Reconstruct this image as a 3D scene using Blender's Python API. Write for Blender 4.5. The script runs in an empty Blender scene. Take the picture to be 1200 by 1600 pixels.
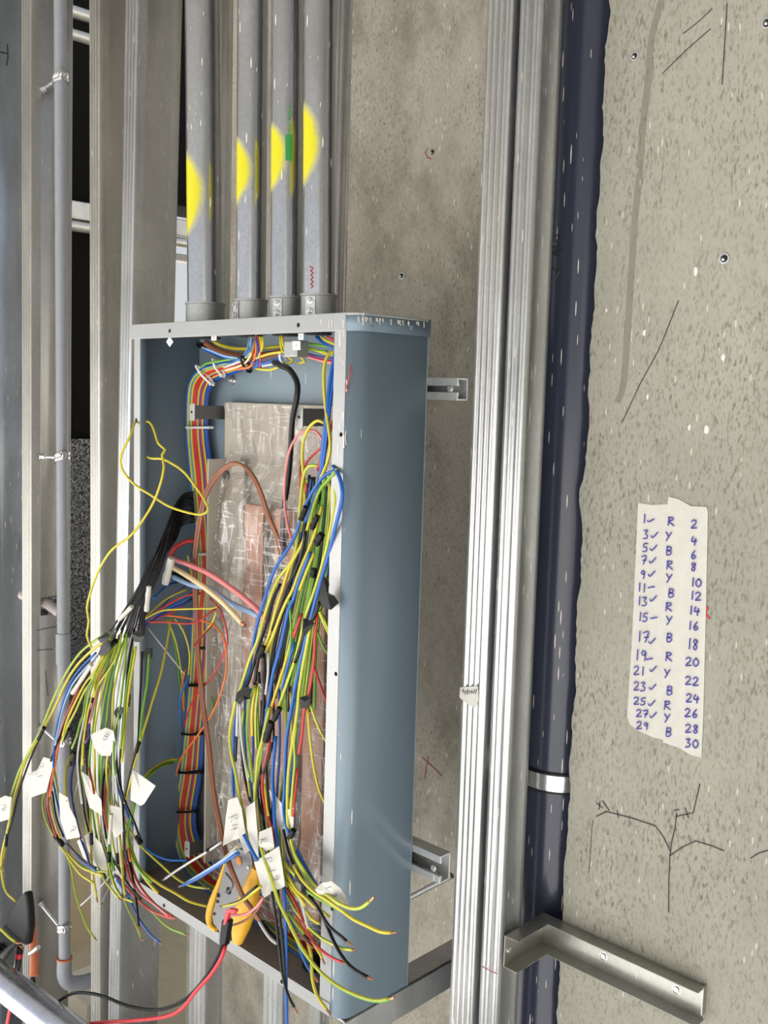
import bpy, bmesh, math, random
from mathutils import Vector, Matrix
rnd = random.Random(7)
S = bpy.context.scene
C = S.collection

# ------------------------------------------------------------------ camera
CAM = Vector((0.8978, -0.8502, -0.1015)); FPX = 1582.3
YAW, PITCH, ROLL = 0.7717, 0.1104, 0.0285
F_ = Vector((-math.sin(YAW)*math.cos(PITCH), math.cos(YAW)*math.cos(PITCH), -math.sin(PITCH)))
R0 = F_.cross(Vector((0, 0, 1))).normalized(); U0 = R0.cross(F_)
R_ = R0*math.cos(ROLL)+U0*math.sin(ROLL); U_ = U0*math.cos(ROLL)-R0*math.sin(ROLL)
cam = bpy.data.cameras.new('camera'); co = bpy.data.objects.new('camera', cam); C.objects.link(co)
cam.sensor_fit = 'VERTICAL'; cam.sensor_height = 24; cam.lens = 24*FPX/1600; cam.clip_start = .02; cam.clip_end = 200
co.matrix_world = Matrix(((R_.x, U_.x, -F_.x, CAM.x), (R_.y, U_.y, -F_.y, CAM.y), (R_.z, U_.z, -F_.z, CAM.z), (0, 0, 0, 1)))
S.camera = co

# ------------------------------------------------------------------ daylight and exposure
w = bpy.data.worlds.new('overcast_sky'); S.world = w; w.use_nodes = True
wn = w.node_tree.nodes; wl = w.node_tree.links
bg = wn['Background']; bg.inputs['Strength'].default_value = 1.0
tc = wn.new('ShaderNodeTexCoord'); sep = wn.new('ShaderNodeSeparateXYZ'); rp = wn.new('ShaderNodeValToRGB')
wl.new(tc.outputs['Generated'], sep.inputs[0]); wl.new(sep.outputs['Z'], rp.inputs[0]); wl.new(rp.outputs[0], bg.inputs['Color'])
rp.color_ramp.elements[0].position = 0.0; rp.color_ramp.elements[0].color = (.97, .985, 1, 1)
rp.color_ramp.elements[1].position = 0.6; rp.color_ramp.elements[1].color = (.72, .82, 1, 1)
S.view_settings.view_transform = 'Standard'; S.view_settings.look = 'None'
S.view_settings.gamma = 1; S.view_settings.use_curve_mapping = False
S.view_settings.exposure = -0.2
# sunshine falls on the floor in front of the wall (the slab overhead keeps it off the wall itself)
sl = bpy.data.lights.new('sun', 'SUN'); so = bpy.data.objects.new('sun', sl); C.objects.link(so)
sl.energy = 30; sl.angle = math.radians(.6); sl.color = (1, .975, .95); so.location = (-2, -6, 5)
so.rotation_euler = Vector((.30, .75, -.58)).to_track_quat('-Z', 'Y').to_euler()

# ------------------------------------------------------------------ pixel -> place on a plane of the real scene
def ray(x, y):
    return F_+R_*((x-600)/FPX)-U_*((y-800)/FPX)
def at(x, y, Y):
    d = ray(x, y); return CAM+d*((Y-CAM.y)/d.y)
def atX(x, y, X):
    d = ray(x, y); return CAM+d*((X-CAM.x)/d.x)
def atZ(x, y, Z):
    d = ray(x, y); return CAM+d*((Z-CAM.z)/d.z)

# ------------------------------------------------------------------ materials
MATS = {}
def nodes(name):
    m = bpy.data.materials.new(name); m.use_nodes = True
    nt = m.node_tree; p = nt.nodes['Principled BSDF']; MATS[name] = m
    return m, nt, p
def N(nt, t, **k):
    n = nt.nodes.new(t)
    for a, b in k.items():
        if a.startswith('i_'):
            key = a[2:]; n.inputs[int(key) if key.isdigit() else key.replace('_', ' ')].default_value = b
        else: setattr(n, a, b)
    return n
def L(nt, a, b): nt.links.new(a, b)
def pos(nt, scale, rot=None):
    g = N(nt, 'ShaderNodeNewGeometry'); mp = N(nt, 'ShaderNodeMapping'); mp.inputs['Scale'].default_value = scale
    if rot: mp.inputs['Rotation'].default_value = rot
    L(nt, g.outputs['Position'], mp.inputs[0]); return mp.outputs[0]
def ramp(nt, src, stops):
    r = N(nt, 'ShaderNodeValToRGB'); e = r.color_ramp.elements
    while len(e) < len(stops): e.new(.5)
    for q, (p_, c) in zip(e, stops):
        q.position = p_; q.color = (c, c, c, 1) if not isinstance(c, tuple) else (*c, 1)
    L(nt, src, r.inputs[0]); return r.outputs[0]
def mix(nt, fac, a, b):
    m = N(nt, 'ShaderNodeMix', data_type='RGBA')
    if isinstance(fac, (int, float)): m.inputs[0].default_value = fac
    else: L(nt, fac, m.inputs[0])
    for s, v in ((m.inputs[6], a), (m.inputs[7], b)):
        if isinstance(v, tuple): s.default_value = (*v, 1)
        else: L(nt, v, s)
    return m.outputs[2]
def mul(nt, a, b, op='MULTIPLY'):
    m = N(nt, 'ShaderNodeMath', operation=op)
    for s, v in ((m.inputs[0], a), (m.inputs[1], b)):
        if isinstance(v, (int, float)): s.default_value = v
        else: L(nt, v, s)
    return m.outputs[0]
def noise(nt, vec, scale=1, detail=3, rough=.6):
    n = N(nt, 'ShaderNodeTexNoise'); n.inputs['Scale'].default_value = scale; n.inputs['Detail'].default_value = detail
    n.inputs['Roughness'].default_value = rough; L(nt, vec, n.inputs['Vector']); return n.outputs['Fac']
def bump(nt, p, h, strength=.3, dist=.002):
    b = N(nt, 'ShaderNodeBump'); b.inputs['Strength'].default_value = strength; b.inputs['Distance'].default_value = dist
    L(nt, h, b.inputs['Height']); L(nt, b.outputs[0], p.inputs['Normal'])
def splats(nt, amount=.5, zs=34., xs=300.):
    """long drips of pale render, thrown on from above: returns a 0..1 mask"""
    v = pos(nt, (xs, xs, zs)); a = N(nt, 'ShaderNodeTexVoronoi'); a.inputs['Scale'].default_value = 1; L(nt, v, a.inputs['Vector'])
    sp = N(nt, 'ShaderNodeSeparateColor'); L(nt, a.outputs['Color'], sp.inputs[0])
    pick = mul(nt, sp.outputs[0], 1-amount*.34, 'GREATER_THAN')
    size = mul(nt, sp.outputs[1], .22)
    dot = mul(nt, a.outputs['Distance'], mul(nt, size, .06, 'ADD'), 'LESS_THAN')
    return mul(nt, pick, dot)

def plain(name, col, rough=.45, metal=0., spec=.5, bumpy=0, coat=0):
    m, nt, p = nodes(name)
    n = noise(nt, pos(nt, (90, 90, 60)), 1, 3)
    c = mix(nt, n, tuple(max(0, x*.88) for x in col), tuple(min(1, x*1.1) for x in col))
    L(nt, c, p.inputs['Base Color'])
    p.inputs['Roughness'].default_value = rough; p.inputs['Metallic'].default_value = metal
    p.inputs['Specular IOR Level'].default_value = spec; p.inputs['Coat Weight'].default_value = coat
    if bumpy: bump(nt, p, noise(nt, pos(nt, (300, 300, 300)), 1, 3), bumpy, .001)
    return m

def concrete(name, light, dark, pits=1.0, grime=0):
    m, nt, p = nodes(name)
    big = noise(nt, pos(nt, (3, 3, 2.2)), 1, 5, .65)
    mid = noise(nt, pos(nt, (26, 26, 13)), 1, 5, .7)
    fine = noise(nt, pos(nt, (240, 240, 120)), 1, 3, .6)
    c = mix(nt, ramp(nt, big, ((.36, 0.), (.66, 1.))), tuple(x*.86 for x in light), light)
    c = mix(nt, mul(nt, ramp(nt, mid, ((.40, 0.), (.72, 1.))), .35), c, tuple(x*.70 for x in light))
    # dark chips drawn out along the vertical: bug holes of the shutter face
    clump = ramp(nt, noise(nt, pos(nt, (9, 9, 6)), 1, 3), ((.36, .35), (.62, 1.)))
    ch0 = ramp(nt, noise(nt, pos(nt, (380, 380, 150)), 1, 2, .5), ((.52, 0.), (.64, 1.)))
    c = mix(nt, mul(nt, ch0, mul(nt, clump, .50*pits)), c, tuple(x*2.0 for x in dark))
    ch = noise(nt, pos(nt, (250, 250, 85), (0, .12, 0)), 1, 3, .55)
    chip = mul(nt, ramp(nt, ch, ((.585, 0.), (.66, 1.))), mul(nt, clump, .60*pits))
    c = mix(nt, chip, c, tuple(x*1.35 for x in dark))
    ch2 = ramp(nt, noise(nt, pos(nt, (62, 62, 24)), 1, 5, .75), ((.64, 0.), (.74, 1.)))
    c = mix(nt, mul(nt, ch2, .45*pits), c, tuple(x*2.0 for x in dark))
    if grime:
        gm = ramp(nt, noise(nt, pos(nt, (7, 7, 4.5)), 1, 6, .75), ((.46, 0.), (.66, 1.)))
        c = mix(nt, mul(nt, gm, grime), c, tuple(x*1.5 for x in dark))
    c = mix(nt, mul(nt, splats(nt, .3, 60, 230), .8), c, tuple(min(1, x*1.5) for x in light))
    st = ramp(nt, noise(nt, pos(nt, (2.2, 2.2, 1.0)), 1, 6, .75), ((.60, 0.), (.74, 1.)))
    c = mix(nt, mul(nt, st, .4), c, tuple(x*1.6 for x in dark))
    L(nt, c, p.inputs['Base Color']); p.inputs['Roughness'].default_value = .88; p.inputs['Specular IOR Level'].default_value = .25
    bump(nt, p, mul(nt, mul(nt, fine, .35), mul(nt, chip, -.8), 'ADD'), .5, .0016)
    return m

def galv(name, col=(.62, .63, .63), rough=.34, splat=.5, metal=.78, dull=.2):
    m, nt, p = nodes(name)
    big = noise(nt, pos(nt, (14, 14, 6)), 1, 4, .6); sp = noise(nt, pos(nt, (210, 210, 160)), 1, 3, .6)
    c = mix(nt, ramp(nt, big, ((.35, 0.), (.65, 1.))), tuple(x*(1-dull) for x in col), col)
    c = mix(nt, mul(nt, ramp(nt, sp, ((.42, 0.), (.62, 1.))), .25), c, tuple(x*.62 for x in col))
    s = splats(nt, splat)
    c = mix(nt, s, c, (.72, .68, .63))
    L(nt, c, p.inputs['Base Color'])
    L(nt, mul(nt, mul(nt, s, -metal), metal, 'ADD'), p.inputs['Metallic'])
    rr = N(nt, 'ShaderNodeMapRange'); rr.inputs['To Min'].default_value = rough-.07; rr.inputs['To Max'].default_value = rough+.12
    L(nt, big, rr.inputs[0]); L(nt, rr.outputs[0], p.inputs['Roughness'])
    bump(nt, p, noise(nt, pos(nt, (30, 30, 5)), 1, 3), .12, .002)
    return m

def painted(name, col, rough=.38, splat=.45, metal=0.):
    m, nt, p = nodes(name)
    n = noise(nt, pos(nt, (8, 8, 6)), 1, 4)
    c = mix(nt, n, tuple(x*.92 for x in col), tuple(x*1.08 for x in col))
    s = splats(nt, splat, 22, 330)
    c = mix(nt, s, c, (.74, .68, .63))
    L(nt, c, p.inputs['Base Color']); p.inputs['Roughness'].default_value = rough; p.inputs['Specular IOR Level'].default_value = .55; p.inputs['Metallic'].default_value = metal
    bump(nt, p, noise(nt, pos(nt, (420, 420, 420)), 1, 2), .10, .0006)
    return m

def sprayed(name, c0, rad, col=(.50, .51, .53)):
    """galvanised tube with one soft-edged patch of yellow marking paint at c0"""
    m = galv(name, col, .20, .5, .96, .12); nt = m.node_tree; p = nt.nodes['Principled BSDF']
    g = N(nt, 'ShaderNodeNewGeometry'); s = N(nt, 'ShaderNodeVectorMath', operation='SUBTRACT'); s.inputs[1].default_value = c0
    L(nt, g.outputs['Position'], s.inputs[0])
    d = N(nt, 'ShaderNodeVectorMath', operation='DIVIDE'); d.inputs[1].default_value = rad; L(nt, s.outputs[0], d.inputs[0])
    ln = N(nt, 'ShaderNodeVectorMath', operation='LENGTH'); L(nt, d.outputs[0], ln.inputs[0])
    k = mul(nt, ln.outputs['Value'], mul(nt, noise(nt, pos(nt, (60, 60, 40)), 1, 3), .12), 'ADD')
    f = ramp(nt, k, ((.78, 1.), (1.10, 0.)))
    old = p.inputs['Base Color'].links[0].from_socket; oldm = p.inputs['Metallic'].links[0].from_socket
    L(nt, mix(nt, f, old, (.60, .55, .010)), p.inputs['Base Color'])
    inv = mul(nt, mul(nt, f, -1.), 1., 'ADD'); L(nt, mul(nt, oldm, inv), p.inputs['Metallic'])
    return m

CONC = concrete('concrete_wall_face', (.345, .335, .28), (.075, .066, .046))
CONC2 = concrete('concrete_recess_face', (.54, .50, .42), (.095, .085, .065), .9, .55)
CONCF = concrete('concrete_floor', (.60, .51, .34), (.16, .12, .07), .8)
CONCFG = concrete('concrete_floor_grey', (.56, .565, .56), (.2, .2, .19), .6)
GROUND = concrete('outside_ground', (.62, .60, .55), (.4, .38, .33), .3)
DARKC = concrete('dark_ceiling', (.30, .29, .27), (.10, .095, .09), .5); BLACKW = plain('unlit_room_black', (.005, .0045, .004), .9, spec=.1)  # BLACKW: darkness of the unlit room put into the wall colour
GALV = galv('galvanised_stud'); GALVT = galv('galvanised_stud_tan', (.60, .585, .54), .42, .3)
GALVB = galv('galvanised_bright', (.74, .74, .73), .30, .4); GALVD = galv('galvanised_dull', (.42, .43, .42), .42, .2)
BLUEZ = galv('bluish_galvanised', (.50, .55, .62), .28, .5)
CHROME = galv('zinc_fittings', (.72, .72, .72), .2, 0.)
PAINT = painted('blue_grey_enclosure_paint', (.158, .213, .262), .36, .30)
PAINTF = painted('blue_grey_enclosure_paint_lit', (.215, .28, .33), .42, .05)  # paler lit copy of the enclosure paint, with fewer splats
EDGE = painted('frame_paint_lit', (.38, .385, .385), .34, .25, metal=.6)  # lit copy of the enclosure paint; front brightness put into the colour
PVC = painted('dark_grey_drain_plastic', (.036, .041, .068), .20, .75)
GPVC = plain('grey_conduit_plastic', (.27, .28, .31), .35); GPVC2 = plain('pinkish_grey_plastic', (.42, .36, .34), .4)
COPPER = plain('bare_copper', (.62, .30, .18), .3, .85); BUS = plain('copper_busbar', (.46, .26, .18), .42, .55)
PAN = plain('cream_chassis_pan', (.46, .42, .355), .5); BUSD = plain('browned_copper', (.50, .29, .20), .42, .5); DARKM = plain('dark_bracket_steel', (.12, .12, .12), .45, .5)
EAR = plain('bracket_steel_lit', (.48, .48, .46), .45, .2)  # lit copy of the bracket steel for its front-facing ears
TAPE = plain('masking_tape', (.54, .525, .475), .75, bumpy=.25); TAPEW = plain('masking_tape_flag', (.62, .61, .56), .7, bumpy=.2)
BLACKT = plain('black_insulating_tape', (.004, .004, .0045), .40, spec=.25); RUBBER = plain('black_rubber', (.007, .007, .008), .5, spec=.3)
HOLE = plain('dark_hole', (.01, .01, .01), .9); DUSTY = plain('dusty_grey_paint', (.20, .18, .16), .7)
INK = plain('blue_ink', (.035, .025, .27), .6); INKG = plain('grey_pencil', (.12, .12, .16), .6); MARK = plain('black_marker', (.02, .02, .022), .6)
REDM = plain('red_marker', (.40, .03, .03), .6); INKT = plain('thin_red_marker', (.28, .02, .03), .6)
YGRIP = plain('yellow_plastic_grip', (.80, .42, .02), .38); TOOL = plain('satin_tool_steel', (.21, .21, .215), .34, .5)
ORNG = plain('orange_print', (.80, .30, .06), .5); GRN = plain('green_label', (.02, .24, .05), .5); GRNT = plain('green_label_text', (.10, .34, .13), .5)
WHITEP = plain('white_plastic', (.74, .74, .72), .4); BEIGE = plain('beige_board', (.62, .49, .30), .8)
CREAM = plain('cream_block', (.72, .64, .50), .8); RUST = plain('rust_orange_hose', (.55, .15, .06), .45); BROWN = plain('brown_shape', (.13, .045, .02), .5)
SLEEVE = plain('clear_tie_plastic', (.62, .62, .62), .3); WINFR = plain('grey_window_metal', (.35, .33, .31), .4, .4)
def membrane():
    m, nt, p = nodes('black_membrane')
    v = N(nt, 'ShaderNodeTexVoronoi', feature='DISTANCE_TO_EDGE'); v.inputs['Scale'].default_value = 1
    mp = pos(nt, (42, 42, 30)); nn = N(nt, 'ShaderNodeTexNoise'); nn.inputs['Scale'].default_value = 2; L(nt, mp, nn.inputs['Vector'])
    ad = N(nt, 'ShaderNodeVectorMath', operation='ADD'); L(nt, mp, ad.inputs[0]); L(nt, nn.outputs['Color'], ad.inputs[1]); L(nt, ad.outputs[0], v.inputs['Vector'])
    L(nt, ramp(nt, v.outputs['Distance'], ((.0, (.010, .009, .008)), (.35, (.03, .028, .026)))), p.inputs['Base Color'])
    p.inputs['Roughness'].default_value = .08; p.inputs['Specular IOR Level'].default_value = 1; bump(nt, p, v.outputs['Distance'], 1., .05); return m
MEMB = membrane()
def film():
    m, nt, p = nodes('clear_wrinkled_film')
    out = nt.nodes['Material Output']; tr = N(nt, 'ShaderNodeBsdfTransparent'); tr.inputs[0].default_value = (.93, .91, .90, 1)
    p.inputs['Base Color'].default_value = (.82, .79, .77, 1); p.inputs['Roughness'].default_value = .07; p.inputs['Specular IOR Level'].default_value = 1.0; p.inputs['Coat Weight'].default_value = .6; p.inputs['Coat Roughness'].default_value = .03
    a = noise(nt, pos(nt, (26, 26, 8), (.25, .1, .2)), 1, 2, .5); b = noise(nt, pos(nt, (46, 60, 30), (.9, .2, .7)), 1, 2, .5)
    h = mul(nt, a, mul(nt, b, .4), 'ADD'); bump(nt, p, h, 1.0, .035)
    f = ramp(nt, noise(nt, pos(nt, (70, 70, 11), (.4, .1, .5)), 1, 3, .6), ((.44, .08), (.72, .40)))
    for sc, ro in (((46, 46, 7), (.2, .1, .3)), ((10, 10, 75), (.0, .45, .2))):  # thin white streaks: wrinkle highlights painted into the film's opacity
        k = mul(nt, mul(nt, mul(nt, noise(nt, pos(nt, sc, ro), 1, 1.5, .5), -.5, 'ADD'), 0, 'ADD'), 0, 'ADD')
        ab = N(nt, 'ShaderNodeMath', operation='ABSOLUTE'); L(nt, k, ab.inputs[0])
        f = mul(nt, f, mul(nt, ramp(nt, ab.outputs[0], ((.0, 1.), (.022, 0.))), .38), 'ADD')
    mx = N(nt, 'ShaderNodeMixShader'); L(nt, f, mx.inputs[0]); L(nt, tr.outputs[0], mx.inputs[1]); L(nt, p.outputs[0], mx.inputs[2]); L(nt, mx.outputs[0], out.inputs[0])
    return m
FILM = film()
WIRE = {k: plain('wire_'+n, c, .30, 0, .5 if k != 'K' else .35) for k, n, c in (
    ('Y', 'yellow', (.60, .51, .035)), ('G', 'yellow_green', (.52, .53, .045)), ('E2', 'green_stripe', (.17, .36, .03)), ('E', 'green', (.14, .36, .03)), ('B', 'blue', (.008, .105, .44)),
    ('R', 'red', (.52, .035, .03)), ('K', 'black', (.006, .006, .007)), ('W', 'pale_grey', (.55, .55, .54)), ('N', 'brown', (.27, .10, .05)),
    ('O', 'orange', (.78, .17, .03)), ('P', 'purple', (.10, .05, .25)), ('T', 'teal', (.10, .25, .32)), ('V', 'navy', (.025, .045, .22)),
    ('L', 'light_blue', (.30, .44, .68)), ('C', 'cream', (.80, .64, .36)), ('K2', 'pink', (.72, .22, .22)))}
WNAME = dict(Y='yellow', G='yellow-green', E='green', B='blue', R='red', K='black', W='pale grey', N='brown', O='orange', P='purple', T='teal', V='navy blue', L='light blue', C='cream', K2='pink')

# ------------------------------------------------------------------ builders
class MB:
    def __init__(s): s.v = []; s.f = []
    def add(s, vs, fs):
        b = len(s.v); s.v += [Vector(x) for x in vs]; s.f += [tuple(b+i for i in f) for f in fs]; return s
    def box(s, lo, hi):
        (a, b, c), (d, e, f) = lo, hi
        return s.add([(a, b, c), (d, b, c), (d, e, c), (a, e, c), (a, b, f), (d, b, f), (d, e, f), (a, e, f)],
                     [(0, 3, 2, 1), (4, 5, 6, 7), (0, 1, 5, 4), (1, 2, 6, 5), (2, 3, 7, 6), (3, 0, 4, 7)])
    def tube(s, pts, r, n=8, caps=True):
        pts = [Vector(p) for p in pts]; rs = r if isinstance(r, (list, tuple)) else [r]*len(pts)
        t0 = (pts[1]-pts[0]).normalized(); up = Vector((0, 0, 1)) if abs(t0.z) < .9 else Vector((1, 0, 0))
        nx = t0.cross(up).normalized(); vs = []
        for i, p in enumerate(pts):
            t = ((pts[i+1] if i+1 < len(pts) else p)-(pts[i-1] if i else p)).normalized()
            nx = (nx-t*nx.dot(t)).normalized(); ny = t.cross(nx)
            vs += [p+(nx*math.cos(2*math.pi*k/n)+ny*math.sin(2*math.pi*k/n))*rs[i] for k in range(n)]
        fs = [(i*n+k, i*n+(k+1) % n, (i+1)*n+(k+1) % n, (i+1)*n+k) for i in range(len(pts)-1) for k in range(n)]
        if caps: fs += [tuple(range(n))[::-1], tuple((len(pts)-1)*n+k for k in range(n))]
        return s.add(vs, fs)
    def ext(s, poly, d):
        """closed polygon of 3-D points pushed along d"""
        n = len(poly); d = Vector(d); p = [Vector(q) for q in poly]
        return s.add(p+[q+d for q in p], [tuple(range(n))[::-1], tuple(range(n, 2*n))]+[(i, (i+1) % n, n+(i+1) % n, n+i) for i in range(n)])
    def strip(s, poly, z0, z1):
        """open profile of (x, y) raised from z0 to z1"""
        n = len(poly); s.add([(x, y, z0) for x, y in poly]+[(x, y, z1) for x, y in poly], [(i, i+1, n+i+1, n+i) for i in range(n-1)]); return s
    def lathe(s, c, axis, prof, n=16):
        axis = Vector(axis).normalized(); u = axis.orthogonal().normalized(); v = axis.cross(u); c = Vector(c); vs = []
        for h, r in prof: vs += [c+axis*h+(u*math.cos(2*math.pi*k/n)+v*math.sin(2*math.pi*k/n))*r for k in range(n)]
        m = len(prof)
        return s.add(vs, [(i*n+k, i*n+(k+1) % n, (i+1)*n+(k+1) % n, (i+1)*n+k) for i in range(m-1) for k in range(n)]+[tuple(range(n))[::-1], tuple((m-1)*n+k for k in range(n))])
    def ribbon(s, pts, wd, nrm):
        """flat pen stroke of width wd lying on the surface with normal nrm"""
        nrm = Vector(nrm); pts = [Vector(p) for p in pts]; vs = []
        for i, p in enumerate(pts):
            t = (pts[min(i+1, len(pts)-1)]-pts[max(i-1, 0)]).normalized(); b = t.cross(nrm).normalized()*wd/2
            e = t*wd*.4*(-1 if i == 0 else 1 if i == len(pts)-1 else 0)
            vs += [p-b+e, p+b+e]
        return s.add(vs, [(2*i, 2*i+2, 2*i+3, 2*i+1) for i in range(len(pts)-1)])
def worldloc(o):
    l = Vector(o.location)
    while o.parent: o = o.parent; l += o.location
    return l
def obj(name, mb, mat, parent=None, smooth=0, bevel=0, solid=0, loc=None):
    if parent is not None: org = worldloc(parent)
    elif loc is not None: org = Vector(loc)
    else:
        xs = [v.x for v in mb.v]; ys = [v.y for v in mb.v]; zs = [v.z for v in mb.v]
        org = Vector(((min(xs)+max(xs))/2, (min(ys)+max(ys))/2, min(zs)))
    me = bpy.data.meshes.new(name); me.from_pydata([v-org for v in mb.v], [], mb.f); me.materials.append(mat); me.update()
    bm = bmesh.new(); bm.from_mesh(me); bmesh.ops.recalc_face_normals(bm, faces=bm.faces); bm.to_mesh(me); bm.free()
    if smooth:
        me.shade_smooth()
        if smooth < 180: me.set_sharp_from_angle(angle=math.radians(smooth))
    o = bpy.data.objects.new(name, me); C.objects.link(o)
    if parent is not None: o.parent = parent
    else: o.location = org
    if solid: md = o.modifiers.new('thickness', 'SOLIDIFY'); md.thickness = solid; md.offset = -1
    if bevel: md = o.modifiers.new('edges', 'BEVEL'); md.width = bevel; md.segments = 2; md.limit_method = 'ANGLE'
    return o
def tag(o, label, cat, group=None):
    o['label'] = label; o['category'] = cat
    if group: o['group'] = group
    return o
def thing(name, loc, label, cat, group=None):
    o = bpy.data.objects.new(name, None); C.objects.link(o); o.location = loc; o.empty_display_size = .02
    return tag(o, label, cat, group)
def struct(name, mb, mat, **k):
    o = obj(name, mb, mat, **k); o['kind'] = 'structure'; return o
def smoothpath(pts, step=.008):
    """Catmull-Rom through the points"""
    P = [Vector(p) for p in pts]
    if len(P) == 2: return [P[0].lerp(P[1], i/4) for i in range(5)]
    P = [P[0]*2-P[1]]+P+[P[-1]*2-P[-2]]; out = []
    for i in range(1, len(P)-2):
        a, b, c, d = P[i-1:i+3]; n = max(2, min(14, int((c-b).length/step)))
        for k in range(n):
            t = k/n; out.append(.5*((2*b)+(c-a)*t+(2*a-5*b+4*c-d)*t*t+(3*b-a-3*c+d)*t**3))
    out.append(P[-2]); return out

# ------------------------------------------------------------------ the place: slabs, walls, window
YW, YB, YS = .243, .40, .15          # face of the right wall, back of the recess, front of the studs
ZF, ZC = -1.7, 1.30
struct('floor', MB().box((-6, -4, ZF-.15), (3.6, YW, ZF)), CONCFG)
struct('floor', MB().box((-6, YW, ZF-.15), (3.6, 6, ZF)), CONCF)
struct('ceiling', MB().box((-6, -4, ZC), (3.6, .9, ZC+.2)), DARKC)  # unseen slab, cut short so sky light reaches the next room
struct('ground', MB().box((-60, -60, ZF-.30), (60, 60, ZF-.16)), GROUND)
# right wall: its broken left arris
prof = []
z = ZF
while z < ZC:
    x = .187+rnd.uniform(-.0012, .0012)+(.0025*math.sin(z*37)+.0015*math.sin(z*91))*.6
    if -.25 < z < -.18: x += -.0045*math.sin((z+.25)/.07*math.pi)
    prof.append((x, z)); z += rnd.uniform(.004, .012)
prof.append((.187, ZC))
mb = MB(); n = len(prof)
mb.add([(x, YW, z) for x, z in prof]+[(x+.003+rnd.uniform(0, .003), YW+.012, z) for x, z in prof]+[(.193, YB+.1, z) for x, z in prof]+[(3.6, YW, z) for x, z in prof],
       [(i, i+1, n+i+1, n+i) for i in range(n-1)]+[(n+i, n+i+1, 2*n+i+1, 2*n+i) for i in range(n-1)]+[(i, 3*n+i, 3*n+i+1, i+1) for i in range(n-1)])
wall_right = struct('wall_right', mb, CONC, loc=(.187, YW, ZF))
XL = at(300, 300, YB).x
struct('wall_back', MB().box((XL, YB, ZF), (.30, YB+.25, ZC)), CONC2, loc=(XL, YB, ZF))
struct('wall_side_unseen', MB().box((3.6, -4, ZF), (3.8, YW, ZC)), plain('side_bounce_grey', (.42, .42, .41), .9))  # unseen wall added to darken the right; its grey tunes the bounce
# far wall across the next room with a window high up in it
WY0, WY1, WZ0, WZ1 = 1.62, 3.2, -.45, .73
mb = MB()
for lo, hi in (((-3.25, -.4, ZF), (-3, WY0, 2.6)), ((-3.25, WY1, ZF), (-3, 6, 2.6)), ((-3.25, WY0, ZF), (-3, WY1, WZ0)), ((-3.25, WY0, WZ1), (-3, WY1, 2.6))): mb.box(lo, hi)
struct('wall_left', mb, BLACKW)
mb = MB(); mb.box((-2.985, -.3, ZF), (-2.96, 1.6, -.30))
tag(obj('membrane_roll', mb, MEMB), 'glossy crinkled black membrane covering the lower dark wall beyond the studs', 'membrane')
wdw = bpy.data.objects.new('window_1', None); C.objects.link(wdw); wdw.location = (-3.1, 2.4, WZ0); wdw['kind'] = 'structure'
mb = MB()
for lo, hi in (((-3.14, WY0, WZ0), (-3.06, WY0+.05, WZ1)), ((-3.14, WY1-.05, WZ0), (-3.06, WY1, WZ1)), ((-3.14, WY0, WZ0), (-3.06, WY1, WZ0+.05)), ((-3.14, WY0, .50), (-3.06, WY1, .53))): mb.box(lo, hi)
obj('window_frame', mb, WINFR, wdw, bevel=.004)
gl = bpy.data.materials.new('window_glass'); gl.use_nodes = True; MATS['glass'] = gl
g_ = gl.node_tree.nodes['Principled BSDF']; g_.inputs['Transmission Weight'].default_value = 1; g_.inputs['Roughness'].default_value = 0; g_.inputs['IOR'].default_value = 1.02
obj('window_pane', MB().box((-3.104, WY0+.05, WZ0+.05), (-3.100, WY1-.05, WZ1)), gl, wdw)
beam = thing('cross_beam', (-2.9, 2, .55), 'grey steel channel rail crossing the dark room behind the studs', 'beam')
obj('channel', MB().box((-2.96, 1.0, .575), (-2.86, 3.4, .645)), GALVT, beam, bevel=.006)
obj('lower_lip', MB().tube([(-2.88, 1.0, .55), (-2.88, 3.4, .55)], .022, 10), GALVT, beam, smooth=60)
for k, (zz, r) in enumerate(((1.385, .022), (1.30, .02))):
    pp = [atX(60, 5+zz*0, -2.6)]; y0 = (12, 48)[k]
    a = atX(95, y0, -2.6); b = atX(200, y0+33, -2.6); b.z = a.z
    if a.z > ZC-.03: a.z = b.z = ZC-.03-k*.09
    tag(obj('overhead_pipe', MB().tube([a, b], r, 12), GALVT, smooth=60),
        ('upper', 'lower')[k]+' of two pale pipes under the dark ceiling at the top left', 'pipe', 'pale pipes in the dark room')
# things low in the next room
pa, pb = atZ(100, 1487, ZF), atZ(160, 1462, ZF)
pd = (pb-pa).normalized()
mb = MB(); mb.ext([pa-pd*.12, pb+pd*.05, pb+pd*.05+Vector((0, 0, .34)), pa-pd*.12+Vector((0, 0, .34))], (-.02, 0, 0))
tag(obj('board_offcut', mb, BEIGE), 'plain beige board standing on its edge on the floor behind the grey pipe', 'board')
for k, (a, b, h) in enumerate((((100, 1600), (135, 1610), .10), ((122, 1585), (146, 1592), .07))):
    q = atZ(a[0], a[1], ZF); q2 = atZ(b[0], b[1], ZF)
    tag(obj('cream_block', MB().box((min(q.x, q2.x)-.05, q.y, ZF), (max(q.x, q2.x)+.05, q.y+.12, ZF+h)), CREAM, bevel=.006),
        ('taller', 'lower')[k]+' cream block on the floor below the grey pipe elbow', 'block', 'cream blocks on the floor')

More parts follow.
